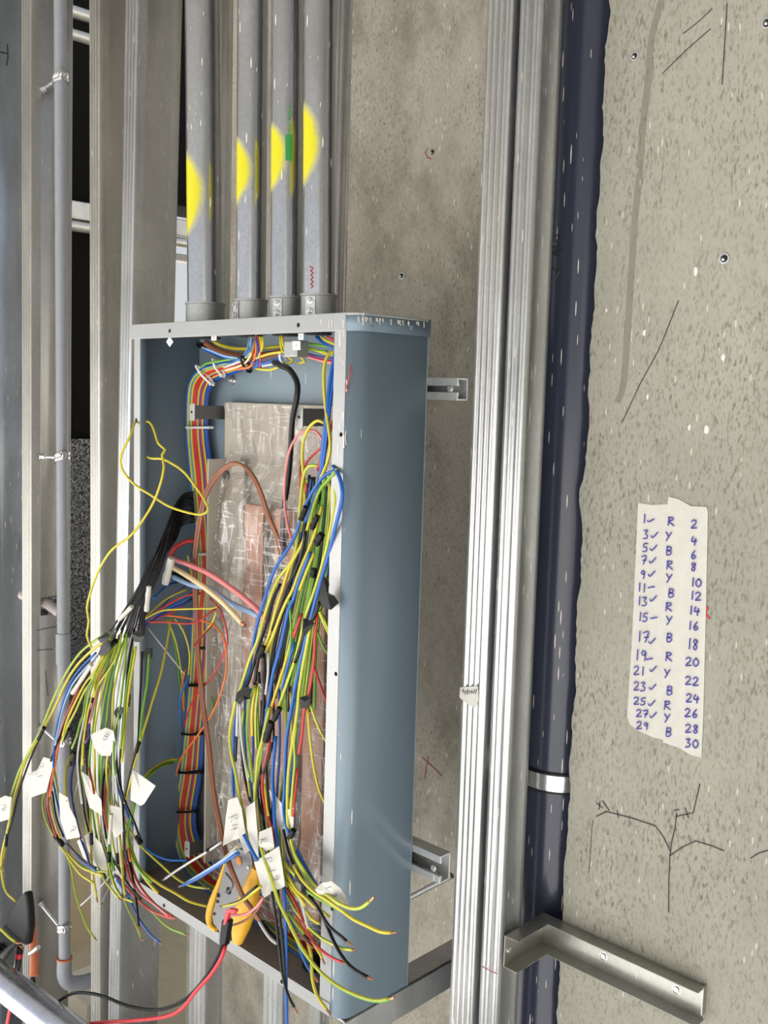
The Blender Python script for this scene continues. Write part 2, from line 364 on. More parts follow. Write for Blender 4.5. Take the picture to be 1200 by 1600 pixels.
# ------------------------------------------------------------------ steel studs
def cprofile(fw, dp, ribs=(.25, .5, .75), lip=.01):
    p = [(-fw+.004, lip), (-fw, lip-.002), (-fw, .0015), (-fw+.0015, 0)]
    for t in ribs:
        x = -fw*(1-t); p += [(x-.0032, 0), (x-.0018, -.0024), (x+.0018, -.0024), (x+.0032, 0)]
    p += [(-.0018, 0), (0, .0018), (0, dp*.22), (-.0012, dp*.25), (-.0012, dp*.75), (0, dp*.78), (0, dp-.0018), (-.0018, dp)]
    p += [(-fw+.0015, dp), (-fw, dp-.0015), (-fw, dp-lip)]
    return p
def stud(x0, x1, z0, z1, fw, dp, label, mat=GALV, ys=YS, ribs=(.25, .5, .75), hole=None):
    """C stud; x0, x1 = web position at z0 and z1 (some lean)"""
    o = bpy.data.objects.new('steel_stud', None)
    mb = MB(); P = cprofile(fw, dp, ribs)
    zs = [z0, z1] if not hole else [z0, hole[0], hole[1], z1]
    n = len(P)
    for zz in zs:
        t = (zz-z0)/(z1-z0); mb.v += [Vector((x+x0+(x1-x0)*t, y+ys, zz)) for x, y in P]
    for j in range(len(zs)-1):
        for i in range(n-1):
            yc = (P[i][1]+P[i+1][1])/2
            if hole and j == 1 and P[i][0] > -.002 and dp*.24 < yc < dp*.76: continue
            mb.f.append((j*n+i, j*n+i+1, (j+1)*n+i+1, (j+1)*n+i))
    o = obj('steel_stud', mb, mat, smooth=25, solid=.0011)
    return tag(o, label, 'stud', 'steel wall studs')
G1 = 'steel wall studs'
def lean(x, y, x2, y2, Y=YS):
    a = at(x, y, Y); b = at(x2, y2, Y); k = (b.x-a.x)/(b.z-a.z)
    return a.x+k*(ZF-a.z), a.x+k*(ZC-a.z)
a2 = stud(*lean(215, 0, 185, 1600), ZF, ZC, .040, .092, 'steel stud just left of the electrical box, bright ribbed edge, wide grey face')
stud(*lean(155, 0, 156, 1600), ZF, ZC, .036, .088, 'steel stud with a tan face, second stud left of the electrical box', GALVT)
sb = stud(*lean(48, 0, 48, 1400), ZF, ZC, .040, .092, 'steel stud with slim grey pipe clamped to its face', GALVT, hole=(-.585, -.545))
sc_ = stud(-1.292, -1.300, ZF, ZC, .040, .092, 'bluish steel stud cut by the left edge of the picture', BLUEZ)
stud(at(769.5, 800, YS).x, at(769.5, 800, YS).x, ZF, ZC, .040, .045, 'bright ribbed steel stud nearest the right side of the electrical box', GALVB, ribs=(.16, .38, .60, .82))
sr = stud(at(810, 800, YS).x, at(810, 800, YS).x, ZF, ZC, .030, .047, 'steel stud beside the dark grey drain pipe, flat face outward', GALV, ribs=(.2, .42, .8))
for (xl, xr), lab, mt in ((((293), (320)), 'bright steel stud under the box, left of the three short ones', GALVB), ((398, 441), 'steel stud with dark face below the middle of the box', GALV), ((483, 500), 'steel stud showing a bright strip below the right part of the box', GALVB)):
    a = at(xr, 1560, YS+.03); b = at(xl, 1560, YS+.03)
    stud(a.x, a.x, ZF, ZC, min(.05, a.x-b.x), {293: .040, 398: .016, 483: .022}[xl], lab, mt, ys=YS+.03)
# marks on studs
mb = MB(); q = [(11, 70), (12, 88), (10, 102)]
def onweb(x, y, X): return atX(x, y, X)+Vector((.0012, 0, 0))
Xc = -1.296
mb.ribbon([onweb(*p, Xc) for p in q], .003, (1, 0, 0)); mb.ribbon([onweb(*p, Xc) for p in ((-6, 80), (11, 84))], .003, (1, 0, 0))
obj('marker_line', mb, MARK, sc_)
# pale sticker with pencil writing on the ribbed stud
s1 = [o for o in C.objects if o.get('label', '').startswith('bright ribbed')][0]
mb = MB(); mb.ext([at(x, y, YS-.0036) for x, y in ((719, 1074), (746, 1072), (748, 1092), (742, 1107), (730, 1100), (718, 1090))], (0, .0008, 0))
stick = tag(obj('paper_sticker', mb, TAPEW), 'small torn pale sticker on the bright ribbed stud', 'sticker')
mb = MB()
for k in range(7):
    x = 721+k*3.4; mb.ribbon([at(x, 1079+rnd.uniform(-2, 2), YS-.0039), at(x+2, 1085+rnd.uniform(-2, 2), YS-.0039), at(x+3, 1078+rnd.uniform(-2, 2), YS-.0039)], .0012, (0, -1, 0))
obj('pencil_writing', mb, MARK, stick)

# ------------------------------------------------------------------ drain pipe and clamp
px, py_, pr = .128, .302, .055
dp = obj('drain_pipe', MB().tube([(px, py_, ZF), (px, py_, ZC)], pr, 40), PVC, smooth=60)
tag(dp, 'thick dark grey plastic drain pipe between the studs and the concrete wall', 'pipe')
zc = at(860, 1226, py_-pr).z
def ring(c, r, wd, n=32):
    m = MB(); pts = [(r+.000, -wd/2), (r+.003, -wd/2-.002), (r+.004, -wd*.3), (r+.0025, 0), (r+.004, wd*.3), (r+.003, wd/2+.002), (r, wd/2)]
    vs = []; k = len(pts)
    for i in range(n):
        a = 2*math.pi*i/n; vs += [(c[0]+math.cos(a)*q, c[1]+math.sin(a)*q, c[2]+h) for q, h in pts]
    m.add(vs, [(i*k+j, ((i+1) % n)*k+j, ((i+1) % n)*k+(j+1) % k, i*k+(j+1) % k) for i in range(n) for j in range(k)])
    return m
cl = thing('pipe_clamp', (px, py_, zc), 'shiny steel band clamp around the dark drain pipe', 'clamp')
obj('band', ring((px, py_, zc), pr, .018), CHROME, cl, smooth=40)
obj('rubber_lining', ring((px, py_, zc), pr-.001, .025), RUBBER, cl, smooth=40)
# numbers in black marker on the pipe
def marks(parent, strokes, f, wd, nrm, mat, name='marker_line'):
    for s in strokes: obj(name, MB().ribbon([f(x, y) for x, y in s], wd, nrm), mat, parent)
def onpipe(x, y):
    d = ray(x, y); o = CAM; a = d.x*d.x+d.y*d.y; b = 2*((o.x-px)*d.x+(o.y-py_)*d.y); c = (o.x-px)**2+(o.y-py_)**2-(pr+.0007)**2
    return o+d*((-b-math.sqrt(max(0, b*b-4*a*c)))/(2*a))
marks(dp, [[(864, 369), (872, 367), (875, 373), (868, 376), (876, 381), (870, 387), (863, 384)], [(866, 394), (870, 390), (876, 393), (875, 398), (868, 399), (866, 394)], [(862, 412), (865, 421), (873, 420)], [(872, 411), (874, 424), (868, 436)]], onpipe, .0022, (.6, -.8, 0), MARK)

# ------------------------------------------------------------------ folded wall bracket
Xs = at(810, 800, YS).x+.0025
zt = at(850, 1430, YW).z+.004; bh = .043
bt = thing('wall_bracket', (Xs, YW, zt-bh), 'folded galvanised channel bracket tying the stud to the concrete wall', 'bracket')
BR = galv('bracket_galvanised', (.47, .465, .42), .28, .25)
y0 = YS+.006; x1 = at(1103, 1545, YW-.002).x; fl = .022
mb = MB(); t = .0012
cx = .166                             # inner corner of the fold
mb.box((Xs, y0, zt-bh), (Xs+t, YW-t, zt)); mb.box((Xs, YW-t-.0004, zt-bh), (x1, YW-.0004, zt))
for zz in (zt, zt-bh+t):
    mb.ext([(Xs, y0, zz), (Xs+fl, y0, zz), (Xs+fl, YW-fl, zz), (x1, YW-fl, zz), (x1, YW, zz), (Xs, YW, zz)], (0, 0, -t))
obj('channel', mb, BR, bt, bevel=.0006)
obj('end_lip', MB().box((x1-.001, YW-.009, zt-bh*.8), (x1+.0005, YW, zt+.002)), BR, bt)
for x, y in ((943, 1494), (1057, 1546)):
    c = at(x, y, YW-.002); s = obj('screw', MB().lathe((c.x, YW-.001, c.z), (0, -1, 0), ((0, .0062), (.001, .0062), (.0012, .0042), (.0035, .0038), (.004, .002)), 14), CHROME, bt, smooth=30)
c = atX(795, 1484, Xs+t); obj('screw', MB().lathe((Xs+t, c.y, c.z), (1, 0, 0), ((0, .0042), (.0018, .004), (.0026, .002)), 12), CHROME, bt, smooth=30)

# ------------------------------------------------------------------ struts behind the box, rod, cantilever under it
D, XR, RC, HB = .125, .020, .020, .9
XLb = -.471
def strut(z0, label):
    m = MB(); y0, y1 = D+.001, D+.022; xa, xb = -.60, .070; h = .028 if z0 > -.3 else .038
    m.ext([(xa, y0, z0), (xa, y0, z0-.010), (xa, y0+.004, z0-.010), (xa, y0+.002, z0-.002), (xa, y1-.002, z0-.002), (xa, y1-.002, z0-h+.002), (xa, y0+.002, z0-h+.002), (xa, y0+.004, z0-h+.010), (xa, y0, z0-h+.010), (xa, y0, z0-h), (xa, y1, z0-h), (xa, y1, z0)], (xb-xa, 0, 0))
    o = thing('strut_channel', (0, y1, z0-h), label, 'channel', 'strut channels behind the box')
    obj('rail', m, GALVB, o, bevel=.0005)
    s = obj('bolt', MB().lathe((xb-.010, y0-.001, z0-h/2), (0, -1, 0), ((0, .0045), (.0015, .0045), (.0017, .003), (.003, .003)), 8), CHROME, o)
    return o
strut(at(664, 590, D).z, 'slotted steel strut behind the top of the electrical box')
strut(at(640, 1318, D).z, 'slotted steel strut behind the lower part of the electrical box')
a = at(630, 1408, .30); b = at(706, 1368, .30)
tag(obj('threaded_rod', MB().tube([a, b], .0045, 10), GALVD, smooth=60), 'thin steel rod slanting up behind the lower right of the box', 'rod')
# cantilever angle: from below the box front back to the wall
ca = thing('angle_bracket', (0, YB, -.95), 'galvanised angle bracket holding the underside of the electrical box', 'bracket')
zz = -HB-.002
mb = MB(); xa, xb = XR-.04, XR-.002
mb.box((xa, .008, zz-.003), (xb, YB-.002, zz)); mb.box((xb-.003, .008, zz-.042), (xb, YB-.002, zz))
obj('arm', mb, GALV, ca, bevel=.0008)
mb = MB(); mb.ext([(xb+.0005, YB-.002, zz), (xb+.0005, YB-.002, zz+.09), (xb+.0005, YB-.02, zz+.09), (xb+.0005, YB-.035, zz+.04), (xb+.0005, YB-.09, zz)], (-.004, 0, 0))
obj('gusset', mb, GALVD, ca)

# ------------------------------------------------------------------ the electrical box
box = thing('distribution_board', (-.22, .06, -HB), 'open blue-grey electrical distribution box full of loose wires', 'electrical box')
FW = .022                                        # width of the front frame
arc = [(XR-RC+RC*math.sin(a), RC-RC*math.cos(a)) for a in [i*math.pi/2/8 for i in range(9)]]
P = [(0-FW, .012), (0-FW, .001), (0-FW+.001, 0)]+arc+[(XR, D-.002), (XR-.002, D)]
la = [(XLb-(RC)*math.sin(a)*.4, RC-RC*math.cos(a)) for a in [i*math.pi/2/6 for i in range(7)]]
Q = [(XLb+FW*.8, .012), (XLb+FW*.8, .001), (XLb+FW*.8-.001, 0)]+la+[(XLb-.008, D-.002), (XLb-.006, D)]
def flatside(prof, name, cols):
    m = MB(); m.strip(prof, -HB+.001, -.001); o = obj(name, m, PAINT, box, smooth=25, solid=.0015)
    return o
sr_ = flatside(P, 'right_side', None)
sl_ = flatside(Q[::-1], 'left_side', None)
obj('back_plate', MB().box((XLb-.008, D-.0015, -HB), (XR, D, 0)), PAINTF, box)
# top cap and bottom tray, each with a lip turned over the front
def cap(z0, z1, name, lipdown, lh):
    g = .0015 if z1 > -.1 else -.0022; m = MB(); xa, xb = XLb-.010+(g < 0)*.004, XR+g; y0 = -.0018 if g > 0 else .0015
    pl = [(xa, y0), (0, y0)]+[(XR-RC+(RC+g)*math.sin(a), RC-(RC+g*1.2)*math.cos(a)) for a in [i*math.pi/2/6 for i in range(1, 7)]]+[(xb, D-.002), (xa, D-.002)]
    m.ext([(x, y, z0) for x, y in pl], (0, 0, z1-z0))
    o = obj(name, m, EDGE if z1 > -.1 else DUSTY, box, bevel=.0008)
    return o
top = cap(-.0015, .0015, 'top_cap', 1, .02)
mb = MB(); mb.box((XLb-.010, -.002, -.0205), (-.001, -.0004, .0015)); obj('front_lip', mb, EDGE, top, bevel=.0006)
mb = MB(); mb.strip([(-.001, -.002)]+[(XR-RC+(RC+.0007)*math.sin(a), RC-(RC+.0010)*math.cos(a)) for a in [i*math.pi/2/6 for i in range(7)]]+[(XR+.0007, D+.002)], -.0205, .0016); obj('side_lip', mb, PAINT, top, smooth=30, solid=.0006)
for x, y in ((581, 511), (643, 512)):
    c = atX(x, y, XR+.0015); obj('screw', MB().lathe((XR+.001, c.y, c.z), (1, 0, 0), ((0, .003), (.001, .0028), (.0014, .001)), 10), PAINT, top)
bot = cap(-HB+.015, -HB+.018, 'bottom_tray', 0, .018)
obj('front_lip', MB().box((XLb-.010, -.0018, -HB), (-.001, -.0002, -HB+.018)), EDGE, bot, bevel=.0006)
for x, y in ((265, 517), (466, 508), (533, 679), (213, 656), (525, 1053), (256, 1415), (440, 1534), (519, 1420)):
    c = at(x, y, -.0022 if y < 530 or y > 1400 else -.0004)
    obj('fixing_hole', MB().lathe((c.x, c.y, c.z), (0, -1, 0), ((0, .0028), (.0002, .0028)), 12), HOLE, box)
# frame strips of the front flange, in the lit paint copy
for xa, xb, nm in ((-FW+.0006, -.0006, 'right_frame_face'), (XLb, XLb+FW*.8-.0008, 'left_frame_face')):
    obj(nm, MB().box((xa, -.0006, -HB+.018), (xb, .0002, -.0205)), EDGE, box)
# paint scraped to pink primer along the right frame face and the top corner
mb = MB()
for k in range(16):
    y = 500+rnd.uniform(0, 200)*(k % 4 > 0); x = 541-(y-500)*.02+rnd.uniform(-9, 4); h = rnd.uniform(6, 22)
    if y < 530: x = 500+rnd.uniform(0, 44); h = rnd.uniform(5, 14)
    q = -.0024 if y+h < 530 else -.0009
    mb.ribbon([at(x, y, q), at(x+rnd.uniform(-1.5, 1.5), y+h*.5, q), at(x+.5, y+h, q)], .0014*rnd.uniform(.5, 1.6), (0, -1, 0))
for k in range(26):
    x = rnd.uniform(550, 664); h = rnd.uniform(2, 9); yy = 494+(x-545)*.085
    mb.ribbon([atX(x, yy, XR+.0032), atX(x+rnd.uniform(-1, 1), yy+h*.5, XR+.0032), atX(x+.4, yy+h, XR+.0032)], .0014*rnd.uniform(.4, 1.5), (1, 0, 0))
o = obj('paint_splashes', mb, plain('pale_render_splash', (.70, .64, .60), .8), box); o['kind'] = 'stuff'
# brackets that carry the chassis
def ear(x, y, h, label, ext=1.):
    c = at(x, y, .058); o = obj('mounting_bracket', MB().box((c.x-.001, .058, c.z-h/2), (c.x+.001, D-.002, c.z+h/2)), DARKM, box)
    m = MB(); w = .012
    m.ext([(c.x-w, .057, c.z-h*.62), (c.x+.001, .057, c.z-h*.62), (c.x+.001, .057, c.z+h*.62), (c.x-w+.003, .057, c.z+h*.62), (c.x-w, .057, c.z+h*.45)], (0, .0015, 0))
    e = obj('bent_ear', m, EAR, o); obj('slot', MB().lathe((c.x-w*.5, .0568, c.z), (0, -1, 0), ((0, .0022), (.0002, .0022)), 10), HOLE, o)
    return o
ear(304, 644, .021, ''); ear(473, 652, .024, ''); ear(296, 1328, .021, ''); ear(470, 1395, .022, '')
# earth bolt on the back
c = at(364, 594, D-.002); bo = obj('earth_bolt', MB().lathe((c.x, D-.002, c.z), (0, -1, 0), ((0, .008), (.001, .008), (.0012, .005), (.006, .005), (.0062, .003), (.012, .003)), 8), CHROME, box, smooth=30)

# ------------------------------------------------------------------ wrapped busbar chassis
bus = thing('busbar_assembly', (-.24, D-.01, -.86), 'busbar chassis wrapped in wrinkled clear plastic inside the box', 'busbar assembly')
obj('pan', MB().box((-.385, D-.018, -.855), (-.045, D-.014, -.112)), PAN, bus, bevel=.001)
for x in (-.275, -.205, -.135, -.075):
    obj('busbar', MB().box((x-.022, D-.046, -.85), (x+.022, D-.040, -.26)), BUS, bus, bevel=.002)
obj('side_carrier', MB().box((-.385, D-.050, -.85), (-.381, D-.014, -.20)), PAN, bus)
obj('side_carrier', MB().box((-.345, D-.034, -.85), (-.315, D-.030, -.20)), PAN, bus, bevel=.001)
c = at(355, 742, .07); obj('fixing_screw', MB().lathe(tuple(c), (0, -1, 0), ((0, .007), (.003, .007), (.004, .004)), 10), DARKM, bus)
# the film: a loose sleeve with folds
nx, nz = 46, 110; vs = []; rr = random.Random(3)
ph = [rr.uniform(0, 6.28) for _ in range(12)]
for j in range(nz+1):
    v = j/nz; z = -.115-.755*v
    wid = 1-.10*math.exp(-((v-.0)/.08)**2)
    for i in range(nx+1):
        u = i/nx; x = -.395+.355*u*wid+.008*math.sin(v*9+ph[0])*(1-u)
        bulge = math.sin(math.pi*min(1, max(0, u)))**.45
        rise = .012+.044*min(1, max(0, (v-.10)/.10))
        y = D-.014-rise*bulge
        y += .0035*math.sin(u*31+v*11+ph[1])*math.sin(v*23+ph[2])+.0025*math.sin(u*13-v*47+ph[3])+.002*math.sin(u*57+ph[4]+3*math.sin(v*7))
        vs.append((x, min(y, D-.013), z))
mb = MB(); mb.add(vs, [(j*(nx+1)+i, j*(nx+1)+i+1, (j+1)*(nx+1)+i+1, (j+1)*(nx+1)+i) for j in range(nz) for i in range(nx)])
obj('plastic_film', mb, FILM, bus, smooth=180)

# ------------------------------------------------------------------ steel conduits entering the top
YC = .064
def conduit(xb, xt, dia, cy0, cy1, cxp, label, scr):
    a = at(xb, 493, YC); a.z = .0016; q = at(xt, 0, YC); k = (q.x-a.x)/(q.z-a.z)
    b = Vector((a.x+k*(ZC-a.z), YC, ZC)); r = dia/2
    c0 = at(cxp, (cy0+cy1)/2, YC-r); z0 = at(cxp, cy0, YC-r).z; z1 = at(cxp, cy1, YC-r).z
    # paint was thrown from the left front
    side = Vector((a.x+k*(c0.z-a.z), YC, c0.z))+Vector((-.70, -.71, 0))*r
    m = sprayed('sprayed_tube_%d' % xb, side, (r*1.72, r*1.72, (z0-z1)/2*1.06))
    o = thing('conduit', tuple(a), label, 'conduit', 'steel conduits above the box')
    obj('pipe', MB().tube([a+Vector((0, 0, .01)), b], r, 40), m, o, smooth=60)
    cpl = obj('coupling', MB().lathe(tuple(a), (0, 0, 1), ((0, r+.0025), (.030, r+.0025), (.0305, r+.0037), (.033, r+.0037), (.0335, r+.001)), 36), GALVD, o, smooth=30)
    for s in range(2):
        an = math.radians(scr); zz = .010+.013*s; d = Vector((math.cos(an), math.sin(an), 0))
        obj('screw', MB().lathe(tuple(a+d*(r+.002)+Vector((0, 0, zz))), tuple(d), ((0, .0045), (.003, .0045), (.0035, .0028), (.005, .0026)), 8), CHROME, cpl, smooth=30)
    pd = Vector((-math.sin(math.radians(scr)), math.cos(math.radians(scr)), 0)); d = Vector((math.cos(math.radians(scr)), math.sin(math.radians(scr)), 0))
    qd = [a+d*(r+.0015)-pd*.007+Vector((0, 0, .002)), a+d*(r+.0015)+pd*.007+Vector((0, 0, .002)), a+d*(r+.0015)+pd*.007+Vector((0, 0, .029)), a+d*(r+.0015)-pd*.007+Vector((0, 0, .029))]
    obj('clamp_plate', MB().ext(qd, d*.0022), CHROME, cpl, bevel=.0006)
    # bush and lock nut inside the box
    obj('lock_nut', MB().lathe((a.x, YC, -.0022), (0, 0, -1), ((0, r+.006), (.005, r+.006), (.0055, r+.002), (.013, r+.001), (.0135, r-.004)), 24), CHROME, o, smooth=20)
    obj('bush_liner', MB().lathe((a.x, YC, -.0158), (0, 0, -1), ((0, r-.003), (.002, r-.003)), 20), HOLE, o)
    return o, a, r
c1 = conduit(321, 317.5, .053, 225, 380, 308, 'widest galvanised conduit, leftmost of the four above the box', 195)
c2 = conduit(391.5, 395, .0425, 205, 325, 380, 'second conduit from the left, smallest yellow paint patch', 262)
c3 = conduit(446.5, 449, .0425, 182, 305, 434, 'galvanised conduit with a green and white label, yellow paint beside it', 292)
c4 = conduit(497.5, 500, .0425, 150, 298, 483, 'rightmost galvanised conduit above the box, highest yellow paint patch', 292)
# green label on the third conduit
def oncyl(c, r, x, y, lift=.0006):
    d = ray(x, y); o = CAM; a = d.x**2+d.y**2; b = 2*((o.x-c.x)*d.x+(o.y-c.y)*d.y); k = (o.x-c.x)**2+(o.y-c.y)**2-(r+lift)**2
    return o+d*((-b-math.sqrt(max(0, b*b-4*a*k)))/(2*a))
a = c3[1].copy(); a.x = at(448, 220, YC).x
mb = MB(); vs = [oncyl(a, c3[2], x, y) for y in (210, 218, 226, 234, 242, 251) for x in (446, 449, 453, 457)]
mb.add(vs, [(j*4+i, j*4+i+1, (j+1)*4+i+1, (j+1)*4+i) for j in range(5) for i in range(3)])
lb = obj('green_label', mb, GRN, c3[0])
GLYPH = {  # strokes in a unit box, y down
 '0': [[(.5, 0), (.1, .3), (.1, .7), (.5, 1), (.9, .7), (.9, .3), (.5, 0)]], '1': [[(.5, 0), (.45, 1)]], '2': [[(.1, .2), (.4, 0), (.85, .15), (.7, .5), (.1, 1), (1, .95)]],
 '3': [[(.15, .05), (.8, 0), (.4, .42), (.85, .6), (.7, .95), (.1, 1)]], '4': [[(.3, 0), (.1, .55), (.95, .5)], [(.75, .2), (.65, 1)]], '5': [[(.9, 0), (.3, .03), (.2, .45), (.7, .45), (.85, .75), (.5, 1), (.1, .95)]],
 '6': [[(.7, 0), (.25, .45), (.2, .85), (.5, 1), (.85, .8), (.6, .55), (.25, .7)]], '7': [[(.1, .1), (.85, 0), (.45, 1)], [(.3, .55), (.9, .5)]], '8': [[(.8, .15), (.45, 0), (.2, .2), (.8, .7), (.55, 1), (.2, .8), (.75, .3), (.8, .15)]],
 '9': [[(.8, .2), (.4, .05), (.2, .35), (.55, .5), (.8, .2), (.75, .6), (.7, 1)]],
 'R': [[(.2, 0), (.15, 1)], [(.1, .1), (.7, .05), (.8, .3), (.2, .5), (.95, 1)]], 'Y': [[(.15, 0), (.5, .45)], [(.9, 0), (.3, 1)]], 'B': [[(.2, 0), (.2, 1), (.75, .9), (.8, .6), (.2, .5), (.75, .35), (.7, .05), (.15, .05)]],
 'v': [[(.0, .65), (.25, 1), (1, .0)]], '-': [[(0, .6), (1, .4)]],
 'E': [[(.9, 0), (.1, 0), (.1, 1), (.9, 1)], [(.1, .5), (.7, .5)]], 'C': [[(.9, .15), (.5, 0), (.1, .4), (.1, .7), (.5, 1), (.9, .85)]], 'O': [[(.5, 0), (.1, .3), (.1, .7), (.5, 1), (.9, .7), (.9, .3), (.5, 0)]],
 'N': [[(.1, 1), (.1, 0), (.9, 1), (.9, 0)]], 'D': [[(.1, 0), (.1, 1), (.6, 1), (.9, .5), (.6, 0), (.1, 0)]], 'U': [[(.1, 0), (.1, .8), (.5, 1), (.9, .8), (.9, 0)]], 'I': [[(.5, 0), (.5, 1)]], 'T': [[(0, 0), (1, 0)], [(.5, 0), (.5, 1)]],
 'W': [[(0, 0), (.25, 1), (.5, .3), (.75, 1), (1, 0)]], 'H': [[(.1, 0), (.1, 1)], [(.9, 0), (.9, 1)], [(.1, .5), (.9, .5)]], ' ': []}
def glyph(mb, ch, x, y, w, h, f, wd, nrm, rot=0., shear=0.):
    for s in GLYPH[ch]:
        pts = []
        for u, v in s:
            a, b = (u-.5)*w+(.5-v)*h*shear, (v-.5)*h
            pts.append(f(x+a*math.cos(rot)-b*math.sin(rot), y+a*math.sin(rot)+b*math.cos(rot)))
        if len(pts) > 2: pts = smoothpath(pts, .0015)
        mb.ribbon(pts, wd, nrm)
mb = MB()
for i, ch in enumerate('WHITE CONDUIT'):
    glyph(mb, ch, 453, 207-i*3.6, 3.0, 5, lambda x, y: oncyl(a, c3[2], x, y), .0006, (.7, -.7, 0), -math.pi/2)
obj('label_print', mb, GRNT, c3[0])
mb = MB()
for i in range(5):
    y = 416+i*7; mb.ribbon([oncyl(c4[1], c4[2], 485+rnd.uniform(-1, 1), y), oncyl(c4[1], c4[2], 489, y+3), oncyl(c4[1], c4[2], 486, y+6)], .0015, (.7, -.7, 0))
obj('red_scribble', mb, REDM, c4[0])
# small white diamond tags hanging under the lock nuts
for k, (x, y, w_, h_) in enumerate(((265, 534, 5.5, 8), (334, 527, 4, 5), (463, 540, 6, 7), (470, 526, 4, 5))):
    q = [at(x-w_, y, .004), at(x, y-h_, .004), at(x+w_, y, .004), at(x, y+h_, .004)] if k == 0 else [at(x-w_, y-h_, .01), at(x+w_, y-h_, .01), at(x+w_, y+h_, .01), at(x-w_, y+h_, .01)]
    o = tag(obj('paper_tag', MB().ext(q, (0, .0006, 0)), WHITEP), ('white diamond tag below the top left of the box', 'small square white tag below the widest conduit', 'white printed tag on the right inside the top of the box', 'tiny white tag under the third conduit')[k], 'tag', 'white tags below the conduits')
    mb = MB(); mb.ribbon([at(x-1.5, y-2, .0038 if k == 0 else .0098), at(x+1.5, y, .0038 if k == 0 else .0098), at(x-1, y+2.5, .0038 if k == 0 else .0098)], .0007, (0, -1, 0)); obj('tag_print', mb, MARK, o)
mb = MB().box(tuple(at(452, 546, .03)-Vector((.012, 0, .010))), tuple(at(452, 546, .03)+Vector((.016, .02, .012))))
tag(obj('terminal_block', mb, GALVD, bevel=.002), 'small zinc terminal block under the top of the box, behind a white tag', 'terminal')

# ------------------------------------------------------------------ what is on the concrete walls
def onw(x, y): return at(x, y, YW-.0009)
def onwt(x, y): return at(x, y, YW-.0022)
lists = []
for poly, lab, yy in (([(997, 786), (1018, 789), (1040, 788), (1062, 792), (1058, 900), (1050, 1050), (1042, 1157), (1020, 1152), (1000, 1143), (984, 1132), (980, 1120), (988, 990)], 'left strip of masking tape on the wall, odd numbers in blue pen', YW-.0004),
                      ([(1043, 786), (1045, 776), (1060, 780), (1080, 791), (1104, 792), (1106, 800), (1103, 950), (1099, 1110), (1096, 1184), (1080, 1180), (1060, 1168), (1036, 1160), (1037, 1050), (1041, 900)], 'right strip of masking tape on the wall, even numbers in blue pen', YW-.0010)):
    lists.append(tag(obj('masking_tape_strip', MB().ext([at(x, y, yy) for x, y in poly], (0, .0005, 0)), TAPE), lab, 'tape', 'numbered tape list on the wall'))
rows_l = [('1', 372, 175, 405, 185), ('3', 378, 262, 425, 265), ('5', 375, 333, 420, 335), ('7', 368, 400, 415, 403), ('9', 362, 478, 410, 475), ('11', 358, 548, 408, 548), ('13', 358, 622, 418, 610), ('15', 362, 708, 422, 715),
          ('17', 362, 815, 412, 840), ('19', 350, 915, 398, 938), ('21', 345, 1000, 418, 992), ('23', 345, 1085, 415, 1090), ('25', 345, 1165, 410, 1178), ('27', 358, 1232, 418, 1243), ('29', 360, 1298, 0, 0)]
mid = [(515, 190), (500, 272), (505, 350), (508, 428), (503, 500), (517, 580), (503, 655), (503, 730), (507, 822), (503, 925), (492, 1018), (508, 1110), (495, 1190), (492, 1260), (503, 1335)]
rows_r = [(640, 205), (640, 297), (638, 372), (637, 438), (650, 520), (647, 592), (640, 673), (635, 755), (632, 855), (630, 952), (628, 1055), (632, 1150), (625, 1230), (628, 1315), (628, 1395)]
K = 1/3.4767
def W_(x, y): return 900+x*K, 760+y*K
for k in range(15):
    num, x, y, tx, ty = rows_l[k]; big = 1.25 if 8 <= k <= 9 else 1
    mb = MB(); h = 13*big*(.85 if k > 11 else 1)
    x_, y_ = W_(x, y); wd = 8.5*big; sp = 10.5*big if num[0] != '1' else 7.5*big
    for i, ch in enumerate(num): glyph(mb, ch, x_+(i-(len(num)-1)/2)*sp, y_+i*1.2, wd if ch != '1' else 5, h, onwt, .0015, (0, -1, 0), .06)
    if tx: tx, ty = W_(tx, ty); glyph(mb, 'v' if k not in (5, 7, 9) else '-', tx, ty, 10, 8 if k else 4, onwt, .0016, (0, -1, 0))
    obj('written_number', mb, INK, lists[0])
    mb = MB(); x_, y_ = W_(*mid[k]); glyph(mb, 'RYB'[k % 3], x_, y_, 11, 13, lambda x, y: at(x, y, YW-.0024), .0015, (0, -1, 0), .08)
    obj('written_letter', mb, INK, lists[1])
    mb = MB(); x_, y_ = W_(*rows_r[k]); num = str(2*k+2); h = 16 if k == 8 else 12.5
    for i, ch in enumerate(num):
        glyph(mb, ch, x_+(i-(len(num)-1)/2)*(11.5 if num[0] != '1' else 8.5), y_+i*1.5, 9 if ch != '1' else 4, h, lambda x, y: at(x, y, YW-.0024), .0016, (0, -1, 0), .06)
    obj('written_number', mb, INK, lists[1])
def wl_(strokes, wd, mat, name='pencil_line', Y=YW, par=None):
    for s in strokes: obj(name, MB().ribbon([at(x, y, Y-.0006) for x, y in s], wd, (0, -1, 0)), mat, par or wall_right)
T_ = lambda x, y: (740+x*.3833, 1180+y*.3833)
